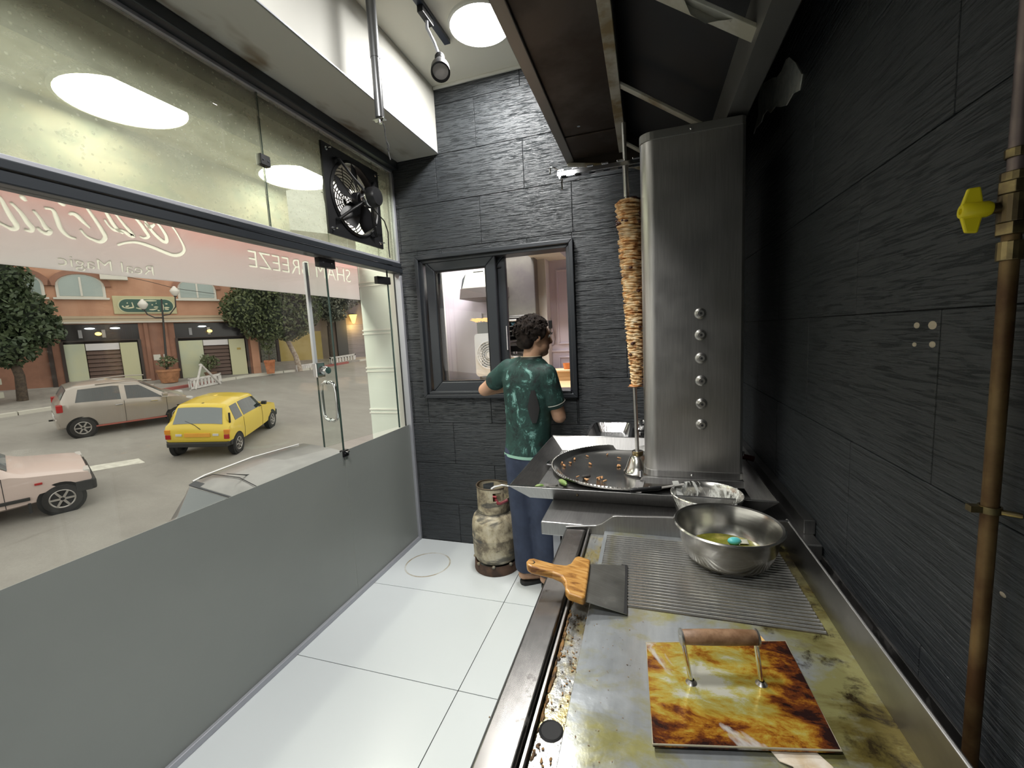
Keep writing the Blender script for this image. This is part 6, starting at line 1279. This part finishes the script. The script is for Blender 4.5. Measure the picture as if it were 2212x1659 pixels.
# yellow hatchback seen from behind
def yx(root, half, sec):
    O_ = .15
    bs_ = M().hexa([(-.07+O_, -.70, .34), (.10+O_, -.76, .34), (.10+O_, .76, .34), (-.07+O_, .70, .34)], [(-.07+O_, -.70, .46), (.10+O_, -.765, .48), (.10+O_, .765, .48), (-.07+O_, .70, .46)]).build('rear_bumper', blkp, root, bevel=.02)
    for s_ in (1, -1):
        M().box(.20, .38, s_*.745-.02, s_*.745+.02, .35, .48).build('bumper_side', blkp, bs_, bevel=.01)
        l = cb(root, 'tail_light', redl, O_-.014, O_+.06, min(s_*.62, s_*.745), max(s_*.62, s_*.745), .54, .66); cb(l, 'indicator', oral, O_-.01, O_+.07, min(s_*.62, s_*.755), max(s_*.62, s_*.755), .67, .79)
        cb(root, 'reversing_lamp', clr, O_-.022, O_+.03, min(s_*.36, s_*.50), max(s_*.36, s_*.50), .625, .685, .005)
        M().box(.30, .335, s_*.715-.02, s_*.715+.02, .93, 1.20).build('vent', K['black'], root, bevel=.004)
        M().tube([(2.25, s_*.70, .98), (2.28, s_*.78, 1.0)], .014, 6).box(2.20, 2.30, s_*.83-.06, s_*.83+.06, .97, 1.06).build('door_mirror', blkp, root)
    pt = cb(root, 'number_plate', mat('orange_plate', (.66,.32,.04), .5), O_-.024, O_+.02, -.30, .30, .60, .70, .004)
    M().tube([(.145, -.08, .80), (.19, .06, .90), (.245, .30, 1.0)], .008, 6).build('rear_wiper', blkp, root)
    cb(root, 'roof_knob', blkp, .52, .60, -.03, .03, 1.375, 1.41, .008)
    door_lines(root, half, (1.02, 2.25)); cb(root, 'front_bumper', blkp, 3.42, 3.56, -.72, .72, .30, .50, .03)
def ymx(x): return .6-(.6-x)*.75 if x < .6 else x
ypaint = mat('yellow_paint', (.66,.49,.045), .3, coat=.4)
car('yellow_car', 'bright yellow old hatchback driving away along the street', 3.5,
    [(ymx(q[0]),)+q[1:] for q in [(0, .40, .74, .76, .66, .72, .66), (.04, .38, .84, .86, .72, .755, .66), (.10, .32, .87, .93, .74, .76, .64), (.36, .28, .90, 1.32, .75, .765, .575), (.50, .28, .90, 1.385, .75, .765, .575), (1.3, .26, .91, 1.41, .75, .765, .58), (2.0, .26, .90, 1.37, .75, .765, .575), (2.50, .27, .88, .93, .75, .76, .62), (2.7, .28, .86, .885, .75, .76, .66), (3.30, .30, .76, .78, .74, .745, .66), (3.46, .34, .66, .68, .68, .70, .62), (3.5, .40, .60, .62, .62, .66, .58)]],
    (.60, 3.0), .28, ypaint, ((ymx(.09), ymx(.35)), (2.06, 2.46)), ((.56, .98, .60, .98), (1.06, 2.30, 1.06, 2.02)), yx, (-11.36, 8.20), (-.10-.36, .9))
def sx_(root, half, sec):
    for s_ in (1, -1):
        l = cb(root, 'tail_light', redl, .125, .26, min(s_*.70, s_*.803), max(s_*.70, s_*.803), .80, 1.02, .02)
        cb(root, 'door_handle', K['chrome'], 1.35, 1.52, s_*.80-.02, s_*.80+.015, .84, .87, .005); cb(root, 'door_handle', K['chrome'], 2.18, 2.36, s_*.80-.02, s_*.80+.015, .84, .87, .005)
        M().box(2.46, 2.60, s_*.90-.07, s_*.90+.07, .98, 1.09).build('door_mirror', root['pm'] if False else silver, root, bevel=.02)
        cb(root, 'head_light', clr, 3.10, 3.30, min(s_*.50, s_*.74), max(s_*.50, s_*.74), .70, .82, .02)
        M().box(.75, 2.9, s_*.795-.01, s_*.795+.012, .27, .31).build('red_sill_line', mat('sill_red%d' % (s_+1), (.35,.10,.08), .5), root)
    cb(root, 'rear_bumper', silver, .085, .28, -.74, .74, .30, .62, .05); cb(root, 'number_plate', mat('plate_white', (.6,.6,.58), .5), .08, .105, -.26, .26, .52, .63, .004)
    cb(root, 'tow_eye', blkp, .0, .15, .45, .52, .33, .37, .005)
    door_lines(root, half, (1.56, 2.58)); cb(root, 'grille', K['black'], 3.31, 3.42, -.5, .5, .42, .58, .02)
    M().tube([(1.0, -.55, 1.49), (1.8, -.56, 1.515), (2.3, -.55, 1.49)], .018, 6).tube([(1.0, .55, 1.49), (1.8, .56, 1.515), (2.3, .55, 1.49)], .018, 6).build('roof_rail', silver, root)
def smx(x): return .6-(.6-x)*.82 if x < .6 else .6+(x-.6)*.9375
silver = mat('silver_beige_paint', (.36,.325,.29), .28, .35, coat=.5)
car('silver_car', 'silver grey hatchback passing the shuttered shop fronts', 3.6,
    [(smx(q[0]),)+q[1:] for q in [(0, .40, .78, .80, .68, .74, .68), (.06, .32, .92, .95, .74, .785, .66), (.16, .30, 1.0, 1.10, .76, .795, .64), (.34, .28, 1.02, 1.40, .77, .80, .58), (.55, .27, 1.01, 1.46, .775, .80, .575), (1.4, .26, .98, 1.50, .78, .805, .585), (2.05, .26, .95, 1.45, .78, .805, .575), (2.78, .27, .93, .99, .77, .80, .64), (3.0, .28, .91, .935, .77, .79, .66), (3.38, .30, .78, .80, .74, .76, .64), (3.55, .34, .64, .66, .66, .70, .60), (3.6, .42, .56, .58, .58, .64, .55)]],
    (.60, 2.85), .29, silver, ((smx(.17), smx(.33)), (smx(2.12), smx(2.74))), ((smx(.50), smx(1.56), smx(.62), smx(1.56)), (smx(1.70), smx(2.62), smx(1.70), smx(2.12))), sx_, (-16.39, 8.08), (.38, .925))
def wx(root, half, sec):
    cb(root, 'front_bumper', blkp, 3.32, 3.52, -.76, .76, .34, .56, .04)
    for s_ in (1, -1):
        cb(root, 'bumper_end', blkp, 3.22, 3.45, s_*.78-.025, s_*.78+.02, .36, .56, .01); cb(root, 'side_strip', blkp, .9, 2.62, s_*.795-.02, s_*.795+.015, .40, .46, .008)
        cb(root, 'indicator', redl, 2.70, 2.80, s_*.79-.02, s_*.79+.012, .66, .695, .004); cb(root, 'head_light', clr, 3.36, 3.45, min(s_*.45, s_*.72), max(s_*.45, s_*.72), .60, .76, .01)
        M().box(2.10, 2.22, s_*.87-.08, s_*.87+.06, .93, 1.04).build('door_mirror', blkp, root, bevel=.015)
        cb(root, 'mud_flap', K['blackm'], 2.58, 2.62, min(s_*.60, s_*.78), max(s_*.60, s_*.78), .14, .34, .004)
    cb(root, 'rear_bumper', blkp, -.05, .15, -.74, .74, .34, .54, .03); door_lines(root, half, (1.3, 2.32)); cb(root, 'grille', K['black'], 3.42, 3.47, -.44, .44, .58, .70, .01)
pink = mat('pale_pink_paint', (.56,.455,.42), .32, coat=.3)
car('pale_pink_car', 'pale pinkish old hatchback cut by the frame, showing bonnet and front wheel', 3.68,
    [(0, .40, .74, .76, .68, .72, .68), (.05, .32, .86, .88, .74, .77, .66), (.14, .30, .88, .96, .76, .785, .64), (.40, .28, .90, 1.32, .77, .79, .58), (.60, .27, .90, 1.38, .775, .79, .58), (1.4, .26, .90, 1.41, .78, .795, .585), (1.95, .26, .90, 1.37, .78, .795, .58), (2.42, .27, .89, .95, .775, .79, .66), (2.6, .28, .84, .865, .77, .79, .69), (3.28, .30, .75, .775, .76, .775, .70), (3.42, .34, .72, .745, .74, .76, .69), (3.46, .40, .60, .62, .70, .72, .67)],
    (.60, 3.02), .29, pink, ((.16, .38), (2.0, 2.40)), ((.62, 1.24, .66, 1.24), (1.34, 2.24, 1.34, 1.98)), wx, (-12.42, 2.93), (.38, .925))
def gx(root, half, sec):
    cb(root, 'rear_bumper', blkp, -.03, .16, -.74, .74, .34, .56, .04)
    for s_ in (1, -1):
        cb(root, 'tail_light', redl, .0, .12, min(s_*.64, s_*.78), max(s_*.64, s_*.78), .66, .94, .015)
        M().tube([(.42, s_*.64, 1.49), (.6, s_*.655, 1.515), (1.4, s_*.655, 1.55), (2.3, s_*.635, 1.51)], .013, 6).build('roof_gutter', K['chrome'], root)
        M().box(2.5, 2.62, s_*.88-.07, s_*.88+.06, .96, 1.06).build('door_mirror', blkp, root, bevel=.015)
    M().tube([(.86, .0, 1.55), (.80, 0.0, 1.575), (.52, .0, 1.70)], [.016, .009, .004], 6).build('antenna', blkp, root)
    M().tube([(.46, -.55, 1.53), (.62, -.48, 1.56), (.70, 0, 1.572), (.62, .48, 1.56), (.46, .55, 1.53)], .006, 5).build('hatch_seam', K['blackm'], root)
    M().hexa([(.345, -.60, 1.455), (.345, .60, 1.455), (.44, .60, 1.49), (.44, -.60, 1.49)], [(.335, -.60, 1.475), (.335, .60, 1.475), (.43, .60, 1.505), (.43, -.60, 1.505)]).build('spoiler', K['alu_dark'], root)
    M().tube([(.14, .1, 1.02), (.20, -.1, 1.12), (.24, -.35, 1.20)], .009, 6).build('rear_wiper', blkp, root); door_lines(root, half, (1.5, 2.5))
grey = mat('dusty_grey_paint', (.31,.31,.30), .3, .3, col2=(.25,.25,.245), ns=2, coat=.3)
car('grey_car', 'dusty grey hatchback parked below the glass front, roof and rear window showing', 3.7,
    [(0, .40, .78, .80, .68, .74, .68), (.05, .32, .92, .95, .74, .785, .66), (.12, .30, .96, 1.02, .76, .795, .64), (.36, .28, .97, 1.47, .77, .82, .64), (.55, .27, .97, 1.53, .775, .82, .65), (1.4, .26, .97, 1.57, .78, .825, .65), (2.35, .26, .95, 1.52, .78, .825, .63), (2.78, .27, .93, .99, .77, .80, .64), (3.0, .28, .91, .935, .77, .79, .66), (3.48, .30, .78, .80, .74, .76, .64), (3.65, .34, .64, .66, .66, .70, .60), (3.7, .42, .56, .58, .58, .64, .55)],
    (.60, 3.0), .29, grey, ((.13, .34), (2.42, 2.76)), ((.62, 1.46, .68, 1.46), (1.58, 2.62, 1.58, 2.3)), gx, (-6.03, 4.60), (.09, .996))
